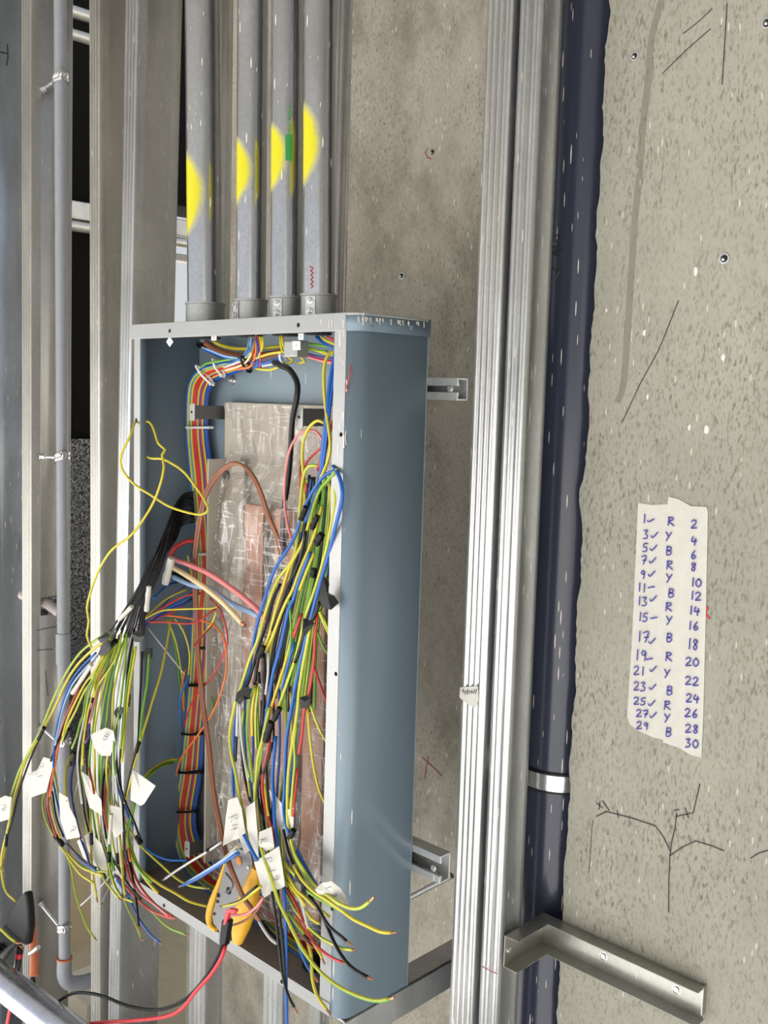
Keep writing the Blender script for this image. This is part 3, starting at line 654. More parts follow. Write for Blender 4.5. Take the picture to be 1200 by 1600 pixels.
wl_([[T_(540, 230), T_(640, 255), T_(740, 288), T_(775, 335), T_(800, 390)], [T_(827, 235), T_(822, 290), T_(808, 350), T_(800, 410)], [T_(800, 410), T_(795, 520), T_(795, 640)], [T_(800, 410), T_(850, 375), T_(905, 350), T_(970, 370), T_(1020, 390)],
     [T_(825, 250), T_(895, 235), T_(922, 118)], [T_(862, 215), T_(875, 255)], [T_(818, 225), T_(836, 222)], [T_(585, 225), T_(590, 255)], [T_(525, 185), T_(552, 225)], [T_(500, 195), T_(525, 215)], [T_(515, 190), T_(510, 222)], [T_(500, 250), T_(540, 230)],
     [T_(1130, 420), T_(1160, 400), T_(1200, 388)]], .0014, MARK)
wl_([[T_(485, 265), T_(480, 330), T_(470, 480)]], .0008, MARK)
wl_([[(1035, 115), (1070, 80), (1110, 45)], [(1068, 52), (1090, 35), (1112, 14)], [(1136, 5), (1132, 70), (1128, 132)], [(972, 660), (1000, 600), (1030, 545), (1060, 470)]], .0011, MARK)
wl_([[(1101, 944), (1106, 950), (1102, 958), (1108, 966)]], .003, REDM, 'red_crayon_mark')
wl_([[(660, 1184), (674, 1196), (690, 1212)], [(670, 1182), (666, 1200), (664, 1216)]], .0016, REDM, 'red_crayon_mark', YB, bpy.data.objects['wall_back'])
wl_([[(668, 232), (664, 238), (668, 246), (674, 248)]], .0016, REDM, 'red_crayon_mark', YB, bpy.data.objects['wall_back'])
wl_([[(753, 1510), (760, 1514), (777, 1522)]], .0012, INKT, 'red_line', YS-.002, sr)
# a grey smear of slurry running down the right wall
mb = MB(); pts = [at(x, y, YW-.0004) for x, y in ((1033, 0), (1018, 60), (1012, 130), (1004, 200), (999, 270), (992, 340), (986, 430), (980, 520), (974, 600), (966, 625))]
mb.ribbon(smoothpath(pts), .0085, (0, -1, 0)); obj('slurry_run', mb, concrete('slurry', (.235, .225, .18), (.10, .09, .07), .8), wall_right)
# render spots
mb = MB()
for x, y in ((1077, 668), (1104, 672), (1087, 424), (1007, 520), (947, 485), (1130, 560), (1012, 620)):
    c = at(x, y, YW-.0005); r = rnd.uniform(.002, .0042)
    mb.add([(c.x+math.cos(i*.785)*r*rnd.uniform(.4, 1), c.y, c.z+math.sin(i*.785)*r*1.7*rnd.uniform(.5, 1)) for i in range(8)], [tuple(range(8))])
o = obj('render_spots', mb, MATS['pale_render_splash'], wall_right); o['kind'] = 'stuff'
def anchor(x, y, Y, r, label):
    c = at(x, y, Y); o = thing('wall_anchor', tuple(c), label, 'anchor', 'metal anchors set in the concrete')
    obj('sleeve', MB().lathe(tuple(c), (0, -1, 0), ((0, r), (.0012, r), (.0013, r*.72), (.0003, r*.70)), 16), GALV, o, smooth=30)
    obj('bore', MB().lathe(tuple(c), (0, -1, 0), ((.0002, r*.66), (.0006, r*.66)), 14), HOLE, o)
    obj('pin', MB().lathe(tuple(c+Vector((0, 0, -r*.2))), (0, -1, 0), ((0, r*.3), (.004, r*.28), (.0045, r*.1)), 10), CHROME, o, smooth=40)
anchor(1132, 404, YW, .0062, 'metal anchor in the right wall, level with the top of the box')
anchor(992, 88, YW, .0055, 'metal anchor high on the right wall beside the slurry run')
anchor(1199, 36, YW, .0062, 'metal anchor at the top right edge of the picture')
anchor(676, 238, YB, .006, 'anchor hole in the recess wall ringed in red')
anchor(628, 431, YB, .0062, 'anchor hole in the recess wall right above the box')
anchor(526, 268, YB, .005, 'anchor hole beside the rightmost conduit')

# ------------------------------------------------------------------ wires
NSIDE = 7
def seg(pts, Y0, Y1, bed=False):
    """'x,y x,y ...' (a third number sets the depth) -> points in the scene"""
    raw = [tuple(float(c) for c in t.split(',')) for t in pts.split()] if isinstance(pts, str) else pts
    ln = [0]
    for a, b in zip(raw, raw[1:]): ln.append(ln[-1]+math.hypot(a[0]-b[0], a[1]-b[1]))
    out = []
    for q, l in zip(raw, ln):
        t = l/max(1e-6, ln[-1]); p = at(q[0], q[1], q[2] if len(q) > 2 else Y0+(Y1-Y0)*t)
        if bed and p.z < -HB+.0205: p = atZ(q[0], q[1], -HB+.0205)
        out.append(p)
    return out
BUNCH = dict(left='in the bunch hanging over the left frame', right='in the bunch along the right frame', harness='in the flat tied harness inside the box',
    sheath='in the sheathed bunch at the left inside', mid='in the loops beside the flat harness', top='under the conduits inside the box top', thick='among the thick cables', lone='hanging alone')
COUNT = {}
def wire(col, Y0, Y1, pts, bunch, detail='', r=.00175, tip=0, jit=.004):
    P_ = seg(pts, Y0, Y1, bunch == 'harness')
    j = rnd.uniform(-jit, jit)
    if jit: P_ = [p+Vector((0, 1, 0))*0 for p in P_]
    path = smoothpath(P_)
    o = obj('wire', MB().tube(path, r, NSIDE), WIRE[col], smooth=180, loc=path[0])
    if col == 'G':                                  # earth wire: one side yellow, one side green
        o.data.materials.append(WIRE['E2']); k0 = rnd.randrange(NSIDE)
        for q in o.data.polygons:
            if (q.index % NSIDE-k0) % NSIDE < 3: q.material_index = 1
    lab = f"{WNAME[col]} wire {detail}" if detail else f"{WNAME[col]} wire {BUNCH[bunch]}"
    if len(lab.split()) > 16: lab = ' '.join(lab.split()[:16])
    tag(o, lab, 'wire', 'wires '+BUNCH[bunch])
    if not detail: COUNT.setdefault((WNAME[col], bunch), []).append((sum(600+FPX*(p-CAM).dot(R_)/(p-CAM).dot(F_) for p in path)/len(path), o))
    if tip:
        d = (path[-1]-path[-3]).normalized()
        obj('bare_copper_end', MB().tube([path[-1]-d*.001, path[-1]+d*.005, path[-1]+d*.009+Vector((0, 0, .001))], [r*.8, r*.75, r*.6], 6), COPPER, o, smooth=60)
    return o
def band(pts, Y, r, label, mat=None, name='tape_band', group='black tape bands on the wires', cat='tape'):
    P_ = seg(pts, Y, Y); m = MB()
    n = 10; a, b = P_[0], P_[-1]; d = (b-a); path = [a.lerp(b, i/6) for i in range(7)]
    m.tube(path, [r*.82*(1+.10*math.sin(i*2.1+r*9999)) for i in range(7)], 9)
    return tag(obj(name, m, mat or BLACKT, smooth=50), label, cat, group)

# the flat harness
HC = ['B', 'Y', 'T', 'Y', 'R', 'R', 'R', 'Y', 'P', 'R', 'Y', 'V', 'B', 'V']
LV = [((395, 528), (407, 530), .055), ((390, 548), (404, 556), .055), ((372, 562), (388, 573), .062), ((345, 568), (365, 583), .07), ((318, 575), (338, 594), .078), ((300, 590), (328, 610), .084), ((293, 615), (325, 632), .088),
      ((292, 680), (325, 680), .090), ((297, 740), (332, 740), .090), ((303, 800), (334, 800), .090), ((308, 860), (336, 860), .090), ((308, 910), (336, 910), .090), ((300, 970), (333, 970), .090), ((298, 1010), (332, 1010), .090), ((295, 1070), (326, 1070), .090),
      ((288, 1147), (319, 1147), .09), ((281, 1207), (315, 1207), .09), ((272, 1267), (306, 1267), .088), ((272, 1310), (308, 1300), .085), ((282, 1348), (322, 1330), .085), ((310, 1382), (352, 1360), .085), ((355, 1410), (400, 1385), .085), ((410, 1448), (450, 1415), .085), ((455, 1484), (500, 1450), .085), ((478, 1500), (512, 1470), .085)]
for i, c in enumerate(HC):
    t = i/(len(HC)-1); pts = []
    for (a, b, Y) in LV: pts.append((a[0]+(b[0]-a[0])*t, a[1]+(b[1]-a[1])*t, Y+.018*t))
    nth = HC[:i+1].count(c)
    det = ''
    if HC.count(c) == 1: det = 'in the flat tied harness at the left inside of the box'
    wire(c, 0, 0, pts, 'harness', det, r=.0019)
def tie(x0, y0, x1, y1, Y, mat, label, r=.0019, Y2=None):
    a = at(x0, y0, Y-.003); b = at(x1, y1, (Y2 or Y+.016)-.003); m_ = a.lerp(b, .5)+Vector((0, -.004, 0))
    back = [b+Vector((.001, .005, 0)), a.lerp(b, .5)+Vector((0, .008, 0)), a+Vector((-.001, .005, 0))]
    o = thing('cable_tie', tuple(a), label, 'cable tie', 'cable ties on the harness')
    path = smoothpath([a, m_, b]+back+[a]); m = MB(); vs = []
    m2 = MB().tube(path, r, 6); obj('strap', m2, mat, o, smooth=60)
    obj('head', MB().box(tuple(b-Vector((.0022, .003, .0022))), tuple(b+Vector((.0022, .0015, .0022)))), mat, o, bevel=.0005)
    return o
for y, x0, x1, w_ in ((1013, 310, 333, 'topmost'), (1071, 295, 327, 'second'), (1147, 284, 320, 'third'), (1207, 278, 316, 'fourth'), (1268, 270, 307, 'lowest')):
    tie(x0, y, x1, y, .088, BLACKT, w_+' of the black ties around the flat wire harness')
tie(291, 668, 328, 668, .088, SLEEVE, 'white tie around the harness just below the upper bracket')
tie(308, 866, 338, 866, .088, SLEEVE, 'white tie around the harness beside the red cable')
tie(306, 572, 330, 600, .074, SLEEVE, 'white tie with a standing tail at the harness bend')
tie(332, 562, 347, 587, .066, SLEEVE, 'white tie on the harness right of the bend')
tie(376, 558, 388, 580, .055, BLACKT, 'black tie where the harness turns up to the conduit')
tie(437, 554, 446, 570, .05, SLEEVE, 'white tie on the wires under the third conduit')
for x0, y0, x1, y1 in ((308, 571, 305, 590), (331, 561, 327, 580)):
    pass

# wires under the conduits
def tw(c, pts, Y=.06, r=.0018, det=''): return wire(c, Y, Y, pts, 'top', det, r)
for c, pts in (('T', '390,524 387,545 375,562 352,572'), ('W', '393,524 391,545 380,562 350,574'), ('C', '397,524 394,548 382,568 352,579'), ('O', '400,524 400,550 392,572 372,577'),
               ('B', '400,526 404,550 402,574'), ('R', '403,526 408,550 406,575'), ('Y', '406,526 409,545 404,560'), ('G', '410,526 411,540 405,556'), ('Y', '441,524 443,540 452,558 458,563'),
               ('Y', '438,524 440,545 448,555 456,562'), ('Y', '400,576 420,578 440,572 457,565'), ('B', '395,574 420,566 440,560 456,552'), ('V', '390,566 415,566 440,556 458,548'), ('W', '410,572 430,568 446,563'),
               ('B', '318,546 335,552 355,560 380,564'), ('L', '316,543 330,548 350,556 372,560'), ('E', '315,574 322,568 345,564 370,560'), ('Y', '400,560 420,553 445,549'), ('Y', '457,553 470,558 476,565 466,568'),
               ('P', '464,548 480,553 500,558 527,562'), ('R', '463,550 480,556 500,562 528,566'), ('K2', '468,553 490,560 510,566 528,568'), ('Y', '474,540 490,546 508,552 524,554'), ('E', '472,536 490,538 510,541 524,544'),
               ('B', '494,526 502,534 515,541 529,546'), ('Y', '503,526 510,532 522,537 530,540'), ('R', '511,526 520,530 530,535'), ('B', '497,526 505,537 518,544 528,548'), ('G', '474,543 490,547 510,549')):
    tw(c, pts)
for c, pts, r, d in (('Y', '335,534 350,541 370,545 395,545 420,543 450,540', .0028, 'running behind the others straight under the conduits'), ('N', '322,536 340,548 365,555 395,557 430,552 450,548', .0055, 'thick, crossing right under the conduits'),
                     ('K', '310,538 330,548 355,558 385,562', .005, 'thick, entering under the widest conduit')):
    wire(c, .09, .09, pts, 'top', d, r)

# cables through the middle
wire('K', .05, .1, '428,566,.06 440,572,.055 453,578,.05 463,594,.05 465,610,.05 462,632,.05 457,655,.052 454,705,.06 450,750,.066 444,795,.07 440,860,.075 437,905,.08', 'thick', 'thick, running down the middle in front of the plastic wrap', .0042)
for k in (0, 1):
    wire('N', .05, .03, ' '.join(f'{x+k*3.4},{y+k*1.2},{Y}' for x, y, Y in ((437, 860, .06), (430, 835, .055), (418, 808, .05), (408, 776, .05), (396, 748, .052), (382, 730, .055), (366, 723, .055), (348, 732, .055), (332, 750, .055), (320, 771, .055), (311, 810, .055), (305, 849, .055),
         (303, 880, .055), (304, 937, .05), (306, 1005, .05), (311, 1055, .048), (316, 1105, .045), (324, 1162, .04), (331, 1230, .03), (340, 1280, .02), (347, 1313, .01), (354, 1341, -.02), (362, 1364, -.032), (377, 1399, -.035), (389, 1416, -.035), (403, 1437, -.03))), 'thick',
         ('left', 'right')[k]+' of the long brown pair looping over the plastic wrap', .0026)
wire('W', -.03, -.028, '404,1438 412,1452 422,1466 432,1474', 'thick', 'short bare silvery end below the brown pair', .0022)
wire('K', -.024, -.02, '408,1440 420,1456 434,1470', 'thick', 'short black end beside the silvery one', .0035)
wire('R', .06, .03, '306,846,.075 296,845,.07 284,849,.06 273,857,.05 267,868,.045 265,878,.04', 'thick', 'thick, bending out of the left side of the box', .0038)
wire('K2', .04, .03, '272,874 300,884 330,898 370,925 402,952 418,972', 'thick', 'thick, pale red cable slanting to the right', .0043)
wire('C', .035, .02, '266,884 290,898 320,918 350,943 378,973', 'thick', 'thick, cream cable slanting over the harness', .0042, tip=1)
wire('L', .045, .035, '272,902 300,914 328,920 346,932 368,946 404,962', 'thick', 'thick, pale blue cable below the cream one', .0042)
wire('K', .05, .045, '270,896 285,902 300,911', 'thick', 'thick black cable stub between cream and blue', .004)
wire('P', .06, .07, '299,864 303,880 306,900 310,930', 'mid', 'short end standing left of the harness'); wire('Y', .06, .07, '293,868 297,885 302,905', 'mid', 'short cut end left of the harness, above the cream cable')

# black sheathed wires
for k in range(13):
    t = k/12; y0 = 769+46*t; dx = rnd.uniform(-3, 3); e = (k*5 % 13)/12
    pts = f'{302+3*t:.0f},{y0:.0f},.085 {288-4*t:.0f},{772+48*t:.0f},.07 {272+3*t+dx:.0f},{790+52*t:.0f},.05 {256+8*e+dx:.0f},{830+30*t:.0f},.02 {232+16*e+dx:.0f},{885+10*e:.0f},-.01 {204+24*e:.0f},{940+rnd.uniform(-4,4):.0f},-.03 {172+52*e:.0f},{986+rnd.uniform(-6,14):.0f},-.04'
    wire('K', 0, 0, pts, 'sheath', r=.0017)
for pts, lab, Y, r in (('206,948 186,968', 'tan masking tape sleeve on the black wires, lowest of three', -.03, .0045), ('233,916 229,955', 'tan masking tape sleeve on the black wires, middle of three', -.02, .0050), ('268,872 258,912', 'tan masking tape wrapped around the thick cables', .03, .0078),
                       ('143,1038 113,1083', 'tan masking tape sleeve on the red wire outside the box', -.07, .0042), ('174,1272 171,1318', 'pale tape sleeve on yellow wires near the lower left frame', -.07, .0035)):
    band(pts, Y-.020, r*.95, lab, TAPE, 'masking_tape_sleeve', 'masking tape sleeves on the wires')

# left bunch
Lb = 'left'
def lw(c, pts, det='', tip=0, r=.00175, Y0=-.045, Y1=-.09): return wire(c, Y0, Y1, pts, Lb, det, r, tip)
A_ = 'in the outermost strand left of the box'
lw('G', '165,990 150,1000 127,1018 109,1042 94,1069 79,1102 67,1133 50,1166 32,1200 22,1228 16,1250 12,1280', A_, r=.002)
lw('Y', '168,998 157,1006 135,1024 117,1044 102,1069 87,1102 70,1135 57,1158 40,1190 27,1230 19,1262 11,1300 3,1335 3,1365 9,1392 24,1408', A_+' with its loop to the clip', r=.0022)
lw('K', '70,1135 60,1156 45,1192 30,1236 21,1275 12,1305', A_)
lw('Y', '12,1300 6,1340 0,1360', 'ending at the picture edge below the outermost strand')
lw('B', '150,1020 126,1044 109,1069 96,1107 88,1140 85,1170 83,1200', 'curving down outside the box left of the red one')
lw('L', '152,1025 130,1048 112,1072 99,1105 91,1140 86,1165', 'beside the blue one at the left of the hanging bunch')
lw('K', '120,1086 108,1112 98,1140 88,1165 79,1190')
lw('R', '150,1027 141,1040 128,1062 118,1086 105,1117 96,1140 90,1165 81,1202 76,1240 75,1262 81,1286 88,1308', 'leaving the tan sleeve and hanging over the paper flag')
lw('O', '116,1090 104,1120 95,1150 89,1178 82,1215 78,1245')
lw('Y', '165,1020 147,1050 135,1065 124,1084 105,1125 98,1150')
lw('G', '160,1024 144,1062 132,1080 117,1113 104,1138 97,1158')
lw('G', '166,1022 148,1059 138,1072 133,1095 130,1117 126,1127 120,1150 112,1170')
lw('K', '152,1056 145,1066 139,1087 135,1110 132,1134 126,1157 123,1187 126,1225 130,1255 133,1277 139,1300', 'long, down the middle of the left hanging bunch')
lw('W', '150,1058 143,1068 137,1090 133,1112 129,1136 124,1160 121,1188 124,1226 128,1256')
lw('Y', '172,1018 156,1050 150,1069 144,1090 138,1110 133,1140 130,1165 129,1195')
lw('P', '156,1074 151,1084 145,1102 141,1122 139,1135 138,1150 133,1162')
lw('K2', '166,1038 157,1057 150,1089 144,1113 140,1130')
lw('G', '190,990 186,1012 180,1030 165,1054 153,1071 146,1090')
lw('K', '184,1022 168,1047 156,1065 148,1083 143,1098')
lw('Y', '176,1000 170,1020 158,1042 150,1062 147,1080')
lw('G', '198,990 196,1027 193,1057 190,1087 187,1110 183,1128 181,1133 178,1157 178,1187 180,1212', 'beside the blue strand at the box edge')
lw('B', '182,1130 178,1157 177,1180 180,1213 187,1240 195,1262 204,1282 216,1307 222,1318 237,1332 262,1343 292,1344', 'sweeping from the left bunch into the bottom of the box', r=.0021, Y1=.03)
lw('K', '185,1130 182,1157 182,1185 185,1215 192,1242 201,1266 210,1285 218,1308')
lw('G', '178,1240 180,1252 189,1271 198,1291 211,1309 220,1322 250,1350 275,1372 297,1384 321,1388', 'reaching into the box below the blue sweep', 1, Y1=-.01)
lw('Y', '212,1010 210,1027 205,1057 201,1084 198,1110 196,1125 193,1165 190,1192')
lw('G', '208,1015 206,1030 201,1057 197,1086 195,1110 193,1135 188,1170')
lw('K', '222,1018 221,1050 219,1087 217,1134 216,1157 210,1183 204,1204 195,1245', 'straight down in front of the left frame')
lw('Y', '267,964,.05 262,1000,.03 252,1050,0 237,1100,-.03 220,1157,-.06 213,1183,-.07 205,1216,-.07 199,1237,-.07 195,1255,-.07', 'coming out of the box over the left frame, below the harness loops')
lw('E', '233,1022 230,1067 222,1117 219,1157')
lw('E', '211,1252 207,1270 201,1292 200,1312 207,1340 220,1362 236,1378', r=.0022)
lw('G', '168,1189 172,1202 177,1225 175,1255 171,1270 171,1300 169,1322 171,1354 175,1370 182,1390 192,1402 207,1409')
lw('K', '168,1190 162,1217 160,1255 163,1285 166,1310')
lw('R', '169,1198 165,1232 163,1262 165,1282 170,1300')
lw('W', '165,1184 160,1210 157,1240 159,1270 163,1300 168,1322')
lw('R', '135,1180 139,1199 144,1222 147,1240')
lw('G', '110,1180 104,1195 102,1212 102,1232 105,1252')
lw('V', '117,1189 112,1210 111,1232 115,1262 120,1285 127,1312 135,1333 140,1352', r=.0021)
lw('G', '72,1235 67,1248 67,1262 70,1277 76,1292 85,1308')
lw('K', '77,1244 74,1262 79,1288 88,1308'); lw('Y', '79,1245 82,1265 86,1284 94,1308'); lw('K', '82,1237 88,1277 99,1307')
lw('B', '82,1217 90,1255 96,1282 105,1310', 'ending at the black tape under the left paper flags'); lw('G', '85,1202 90,1232 96,1262 103,1290')
lw('Y', '96,1322 109,1337 126,1354 140,1361 160,1368', r=.002); lw('Y', '94,1320 108,1342 125,1365 145,1379', r=.002); lw('G', '100,1328 120,1347 142,1359 165,1362')
lw('B', '110,1322 124,1342 135,1351 150,1360'); lw('K', '104,1318 118,1332 134,1348 150,1356')
lw('G', '105,1340 112,1360 117,1390 125,1420 137,1450 148,1466', 'hanging lowest at the left in front of the tan wall', 1)
lw('Y', '139,1235 141,1262 142,1297 142,1320 145,1362 151,1402', 'hanging straight through the small black band, red tip below', 1)
lw('G', '145,1322 149,1340 160,1370 180,1397 186,1404', '', 1)
lw('Y', '176,1260 186,1300 190,1340 192,1375 196,1398', '', 1); lw('K', '198,1335 205,1360 212,1400 217,1448', 'hanging straight below the lower left frame corner', 1)
lw('G', '192,1398 200,1420 210,1440 221,1466', 'ending lowest left of the lower frame', 1); lw('B', '183,1375 200,1402 217,1435 235,1460 250,1473', 'with its end in front of the wide stud face', 1)
lw('R', '183,1368 207,1397 235,1422 262,1433 272,1435', 'ending on the lower left frame, longer one', 1); lw('R', '202,1343 218,1383 245,1415 270,1433', '', 1); lw('K2', '200,1352 215,1390 240,1412 262,1430')
lw('Y', '200,1310 212,1345 225,1370 246,1395', r=.0023); lw('Y', '203,1320 217,1355 247,1380 275,1396 297,1409 326,1417', 'long, lying in the bottom of the box toward the cutter', r=.0022, Y1=.02)
lw('G', '205,1390 212,1400 238,1425 262,1448 290,1460', 'ending right of the wide stud below the frame', 1)
lw('W', '180,1348 172,1368 160,1382 140,1402 126,1415', 'thin, with copper end pointing left', 1, .0014); lw('W', '180,1365 173,1382 166,1396 160,1410', '', 1, .0013)
lw('R', '192,1330 197,1350 203,1372 210,1386', '', 1); lw('B', '180,1368 192,1385 202,1400'); lw('K', '175,1340 190,1365 205,1388 220,1405'); lw('O', '197,1300 200,1322 204,1345'); lw('G', '168,1352 176,1378 190,1402', '', 1)
for i in range(10):
    t = i/9
    lw(rnd.choice('YGKGEGYW'), [(176+36*t+rnd.uniform(-3, 3), 985+rnd.uniform(-4, 10), -.03), (160+42*t, 1030+rnd.uniform(-5, 5), -.045), (140+56*t, 1085, -.06), (128+66*t+rnd.uniform(-4, 4), 1140, -.065), (124+68*t+rnd.uniform(-6, 6), 1200, -.06), (130+62*t, 1260, -.055), (142+52*t, 1320, -.055), (160+40*t+rnd.uniform(-5, 5), 1365+rnd.uniform(-10, 20), -.05)])
for pts, Y, r, lab in (('181,1001 168,1014', -.055, .0055, 'black tape band right of the black tape lump'),
                       ('69,1137 60,1155', -.075, .004, 'black tape band on the outermost wires by the stud'),
                       ('107,1139 98,1156', -.075, .004, 'black tape band right of the red wire'), ('132,1142 129,1162', -.075, .0032, 'short black tape band on the yellow wires, left of the paper flag'), ('117,1176 114,1188', -.075, .0055, 'black tape knot above the navy wire'),
                       ('201,1085 199,1104', -.06, .0042, 'shiny black tape band before the left frame'), ('217,1160 211,1180', -.07, .0038, 'black tape band on the left frame'),
                       ('86,1306 98,1320', -.088, .0055, 'black tape wrap where the left wires turn right'), ('11,1304 9,1322', -.09, .0035, 'black tape band nearest the left picture edge'), ('142,1302 143,1320', -.085, .0035, 'small black band above the red-tipped yellow wire'),
                       ('170,1332 170,1347', -.075, .0042, 'black band on the yellow wires below the pale sleeve'), ('183,1334 183,1350', -.075, .0034, 'narrow black band beside the pale sleeve'), ('198,1328 201,1345', -.075, .005, 'grey-black band below the green wire'), ('214,1306 220,1318', -.055, .0055, 'black tape band at the start of the blue sweep')):
    band(pts, Y, r, lab)

# thin wires looping beside the harness
def mw(c, pts, det='', Y0=-.02, Y1=.06, r=.0015): return wire(c, Y0, Y1, pts, 'mid', det, r)
mw('Y', '214,978 235,958 255,940 275,928 292,921'); mw('R', '214,982 240,960 262,945 290,931 314,927'); mw('B', '216,978 240,962 262,950 282,940 298,928', r=.002); mw('V', '216,985 245,965 265,953 288,944 300,935', r=.002)
mw('R', '214,984 240,968 262,960 280,950 296,938'); mw('P', '212,988 230,968 250,952 270,930 290,915'); mw('B', '240,935 250,925 262,914 276,910', r=.002)
mw('O', '218,976,-.01 250,962,.02 300,967,.05 332,976,.05 349,997,.045 354,1030,.045 350,1067,.045 333,1112,.045 308,1150,.05 283,1185,.06 275,1212,.07', 'in the big loop right of the harness')
mw('R', '328,935,.05 345,955,.045 355,992,.045 352,1015,.045 333,1055,.05 303,1092,.06 287,1135,.07', 'in the smaller loop right of the harness')
mw('Y', '222,970 250,955 280,952 315,951 338,949 346,930'); mw('R', '232,972 260,972 300,974 325,960 340,948'); mw('Y', '308,1002,.07 318,990,.06 332,972,.05 338,955,.05'); mw('R', '303,1010 318,992 334,975')
mw('E', '258,966,.05 268,985,.06 273,1010,.07 279,1050,.08 284,1092,.085'); mw('G', '262,968,.05 274,1000,.06 281,1035,.07 286,1070,.08 288,1110,.085'); mw('Y', '272,966,.05 286,985,.06 296,1020,.07 294,1060,.08'); mw('E', '326,1072,.09 331,1090,.085 332,1110,.085 326,1125,.09')
mw('B', '296,1055,.07 283,1085,.06 281,1110,.06 284,1135,.07', r=.0017); mw('O', '290,1045,.075 284,1075,.07 288,1110,.07')
mw('E', '222,1228,-.03 236,1207,0 250,1197,.03 266,1190,.06 281,1189,.075', 'curving from the paper flag to the harness', r=.0018); mw('Y', '222,1216,-.03 240,1200,.01 262,1188,.05 280,1186,.075'); mw('E', '226,1220,-.03 248,1200,.02 272,1192,.07')
tag(obj('cable_tie', MB().tube(smoothpath(seg('232,982 260,1018 288,1053', .02, .07)), .0011, 6), SLEEVE, smooth=60), 'thin white tie tail slanting down to the harness', 'cable tie')
# the long yellow loop through the frame hole
lw2 = lambda pts, det: wire('Y', 0, 0, pts, 'lone', det, .0019)
lw2('213,656,.004 210,662,-.006 203,682,-.02 190,709,-.03 190,732,-.03 209,756,-.02 235,773,-.01 264,791,0 294,801,.02 314,804,.03 325,797,.035 320,782,.035 308,764,.035 288,738,.03 270,725,.02 253,717,.01 235,716,.01 222,708,.02', 'looping from the left frame hole across to the harness')
lw2('222,657,.02 235,661,.005 242,676,0 247,692,-.005 258,703,-.008 253,711,-.012 256,729,-.015 250,758,-.02 235,794,-.025 206,835,-.04 176,858,-.05 159,882,-.05 148,906,-.05 141,927,-.05 136,950,-.05 139,970,-.05 136,993,-.05 143,1012,-.05', 'with a kink, hanging from the left frame down to the bunch')

# right bunch
Rb = 'right'
def rw(c, pts, det='', tip=0, r=.0018, Y0=.045, Y1=-.02): return wire(c, Y0, Y1, pts, Rb, det, r, tip)
rw('B', '529,535,.04 521,570,.03 516,600,.025 512,640,.02 506,690,.02 500,750,.03 488,790,.03 478,815,.03', 'thick, dropping from the top right conduit', r=.0032)
rw('B', '530,545,.035 524,580,.028 519,610,.024 514,650,.02 509,695,.02 503,745,.03', r=.002)
rw('Y', '528,548,.04 512,555,.03 506,580,.025 508,630,.02 516,690,.015 512,720,.02 498,755,.03 488,785,.03', 'leaving the top right conduit beside the thick blue one', r=.0022)
rw('R', '531,640,.03 520,660,.025 512,690,.025 506,715,.03', r=.002); rw('R', '530,680,.03 518,686,.025 506,705,.025 496,735,.03'); rw('R', '549,570,-.003 543,600,-.003 538,618,.002 533,640,.01', 'thin, over the right frame near the top', r=.0008)
rw('K2', '505,690,.04 495,675,.04 480,672,.04 465,681,.04 452,705,.04 445,750,.04 445,790,.04 450,822,.035 458,850,.03', 'in the pale red loop at the top of the right bunch')
rw('Y', '506,661,.035 497,657,.035 485,665,.035 475,685,.035 472,715,.035 475,745,.035 476,790,.03 470,830,.03', 'in the yellow loop above the right bunch', r=.0021)
rw('R', '505,697,.04 485,715,.045 475,730,.045 470,752,.045 470,780,.04'); rw('N', '472,715,.05 468,735,.05 470,760,.05')
rw('G', '497,728,.03 483,728,.03 474,745,.03 469,790,.028 466,830,.025 458,872,.02 437,901,.015 425,926,.01 412,966,.005 403,999,0 390,1030,0 376,1075,0 367,1100,0 359,1145,-.005 361,1175,-.01 368,1208,-.015 376,1250,-.02 385,1290,-.025 390,1315,-.03', 'long, leftmost of the right bunch', r=.0021)
rw('B', '522,735,.0 505,745,.01 490,765,.015 475,795,.018 462,835,.018 448,860,.015 434,881,.012 423,905,.01 412,940,.005 404,967,.005 396,1005,.005 389,1050,.005 380,1075,.005 371,1110,.005 366,1145,.003 364,1190,0 365,1245,-.01', 'long, crossing to the left side of the right bunch', r=.0023)
rw('B', '521,728,.0 530,745,-.008 535,770,-.01 530,800,-.008 522,830,-.004 515,860,0 505,895,0 495,930,0 485,970,0 475,1010,0 467,1047,0 460,1080,0 454,1115,0 448,1150,-.003 446,1190,-.006 445,1235,-.012 443,1260,-.015 446,1285,-.02 452,1303,-.022', 'bulging over the right frame then running down', r=.0026)
rw('B', '464,1328,-.02 472,1345,-.02 481,1362,-.022 494,1384,-.03', 'ending under the tag on the right frame', r=.0026)
rw('G', '526,733,-.005 515,747,0 500,765,.01 490,790,.012 485,815,.015', r=.002)
rw('G', '521,742,.005 524,775,0 520,805,0 512,850,0 500,895,.002 489,930,.003 480,955,.003 471,990,.003 465,1015,.003 458,1040,.003 445,1077,.003 436,1104,.002', 'from the right frame slanting to the lower tapes', r=.0022)
rw('G', '486,970,.0 479,1010,0 472,1047,0 467,1085,0 464,1115,-.002 457,1160,-.005 451,1205,-.01 449,1250,-.015 450,1292,-.02 454,1310,-.022 460,1334,-.025 472,1355,-.028 484,1374,-.03 497,1388,-.04 512,1399,-.052 530,1411,-.062 548,1419,-.066 562,1419,-.066 571,1414,-.066 578,1408,-.066', 'upper of two curving out in front of the right side', 1, .0023)
rw('Y', '459,1352,-.03 470,1372,-.035 490,1393,-.045 512,1407,-.055 535,1423,-.064 552,1436,-.066 575,1447,-.066 595,1456,-.066 611,1457,-.066', 'lower of two curving out in front of the right side', 1, .0022)
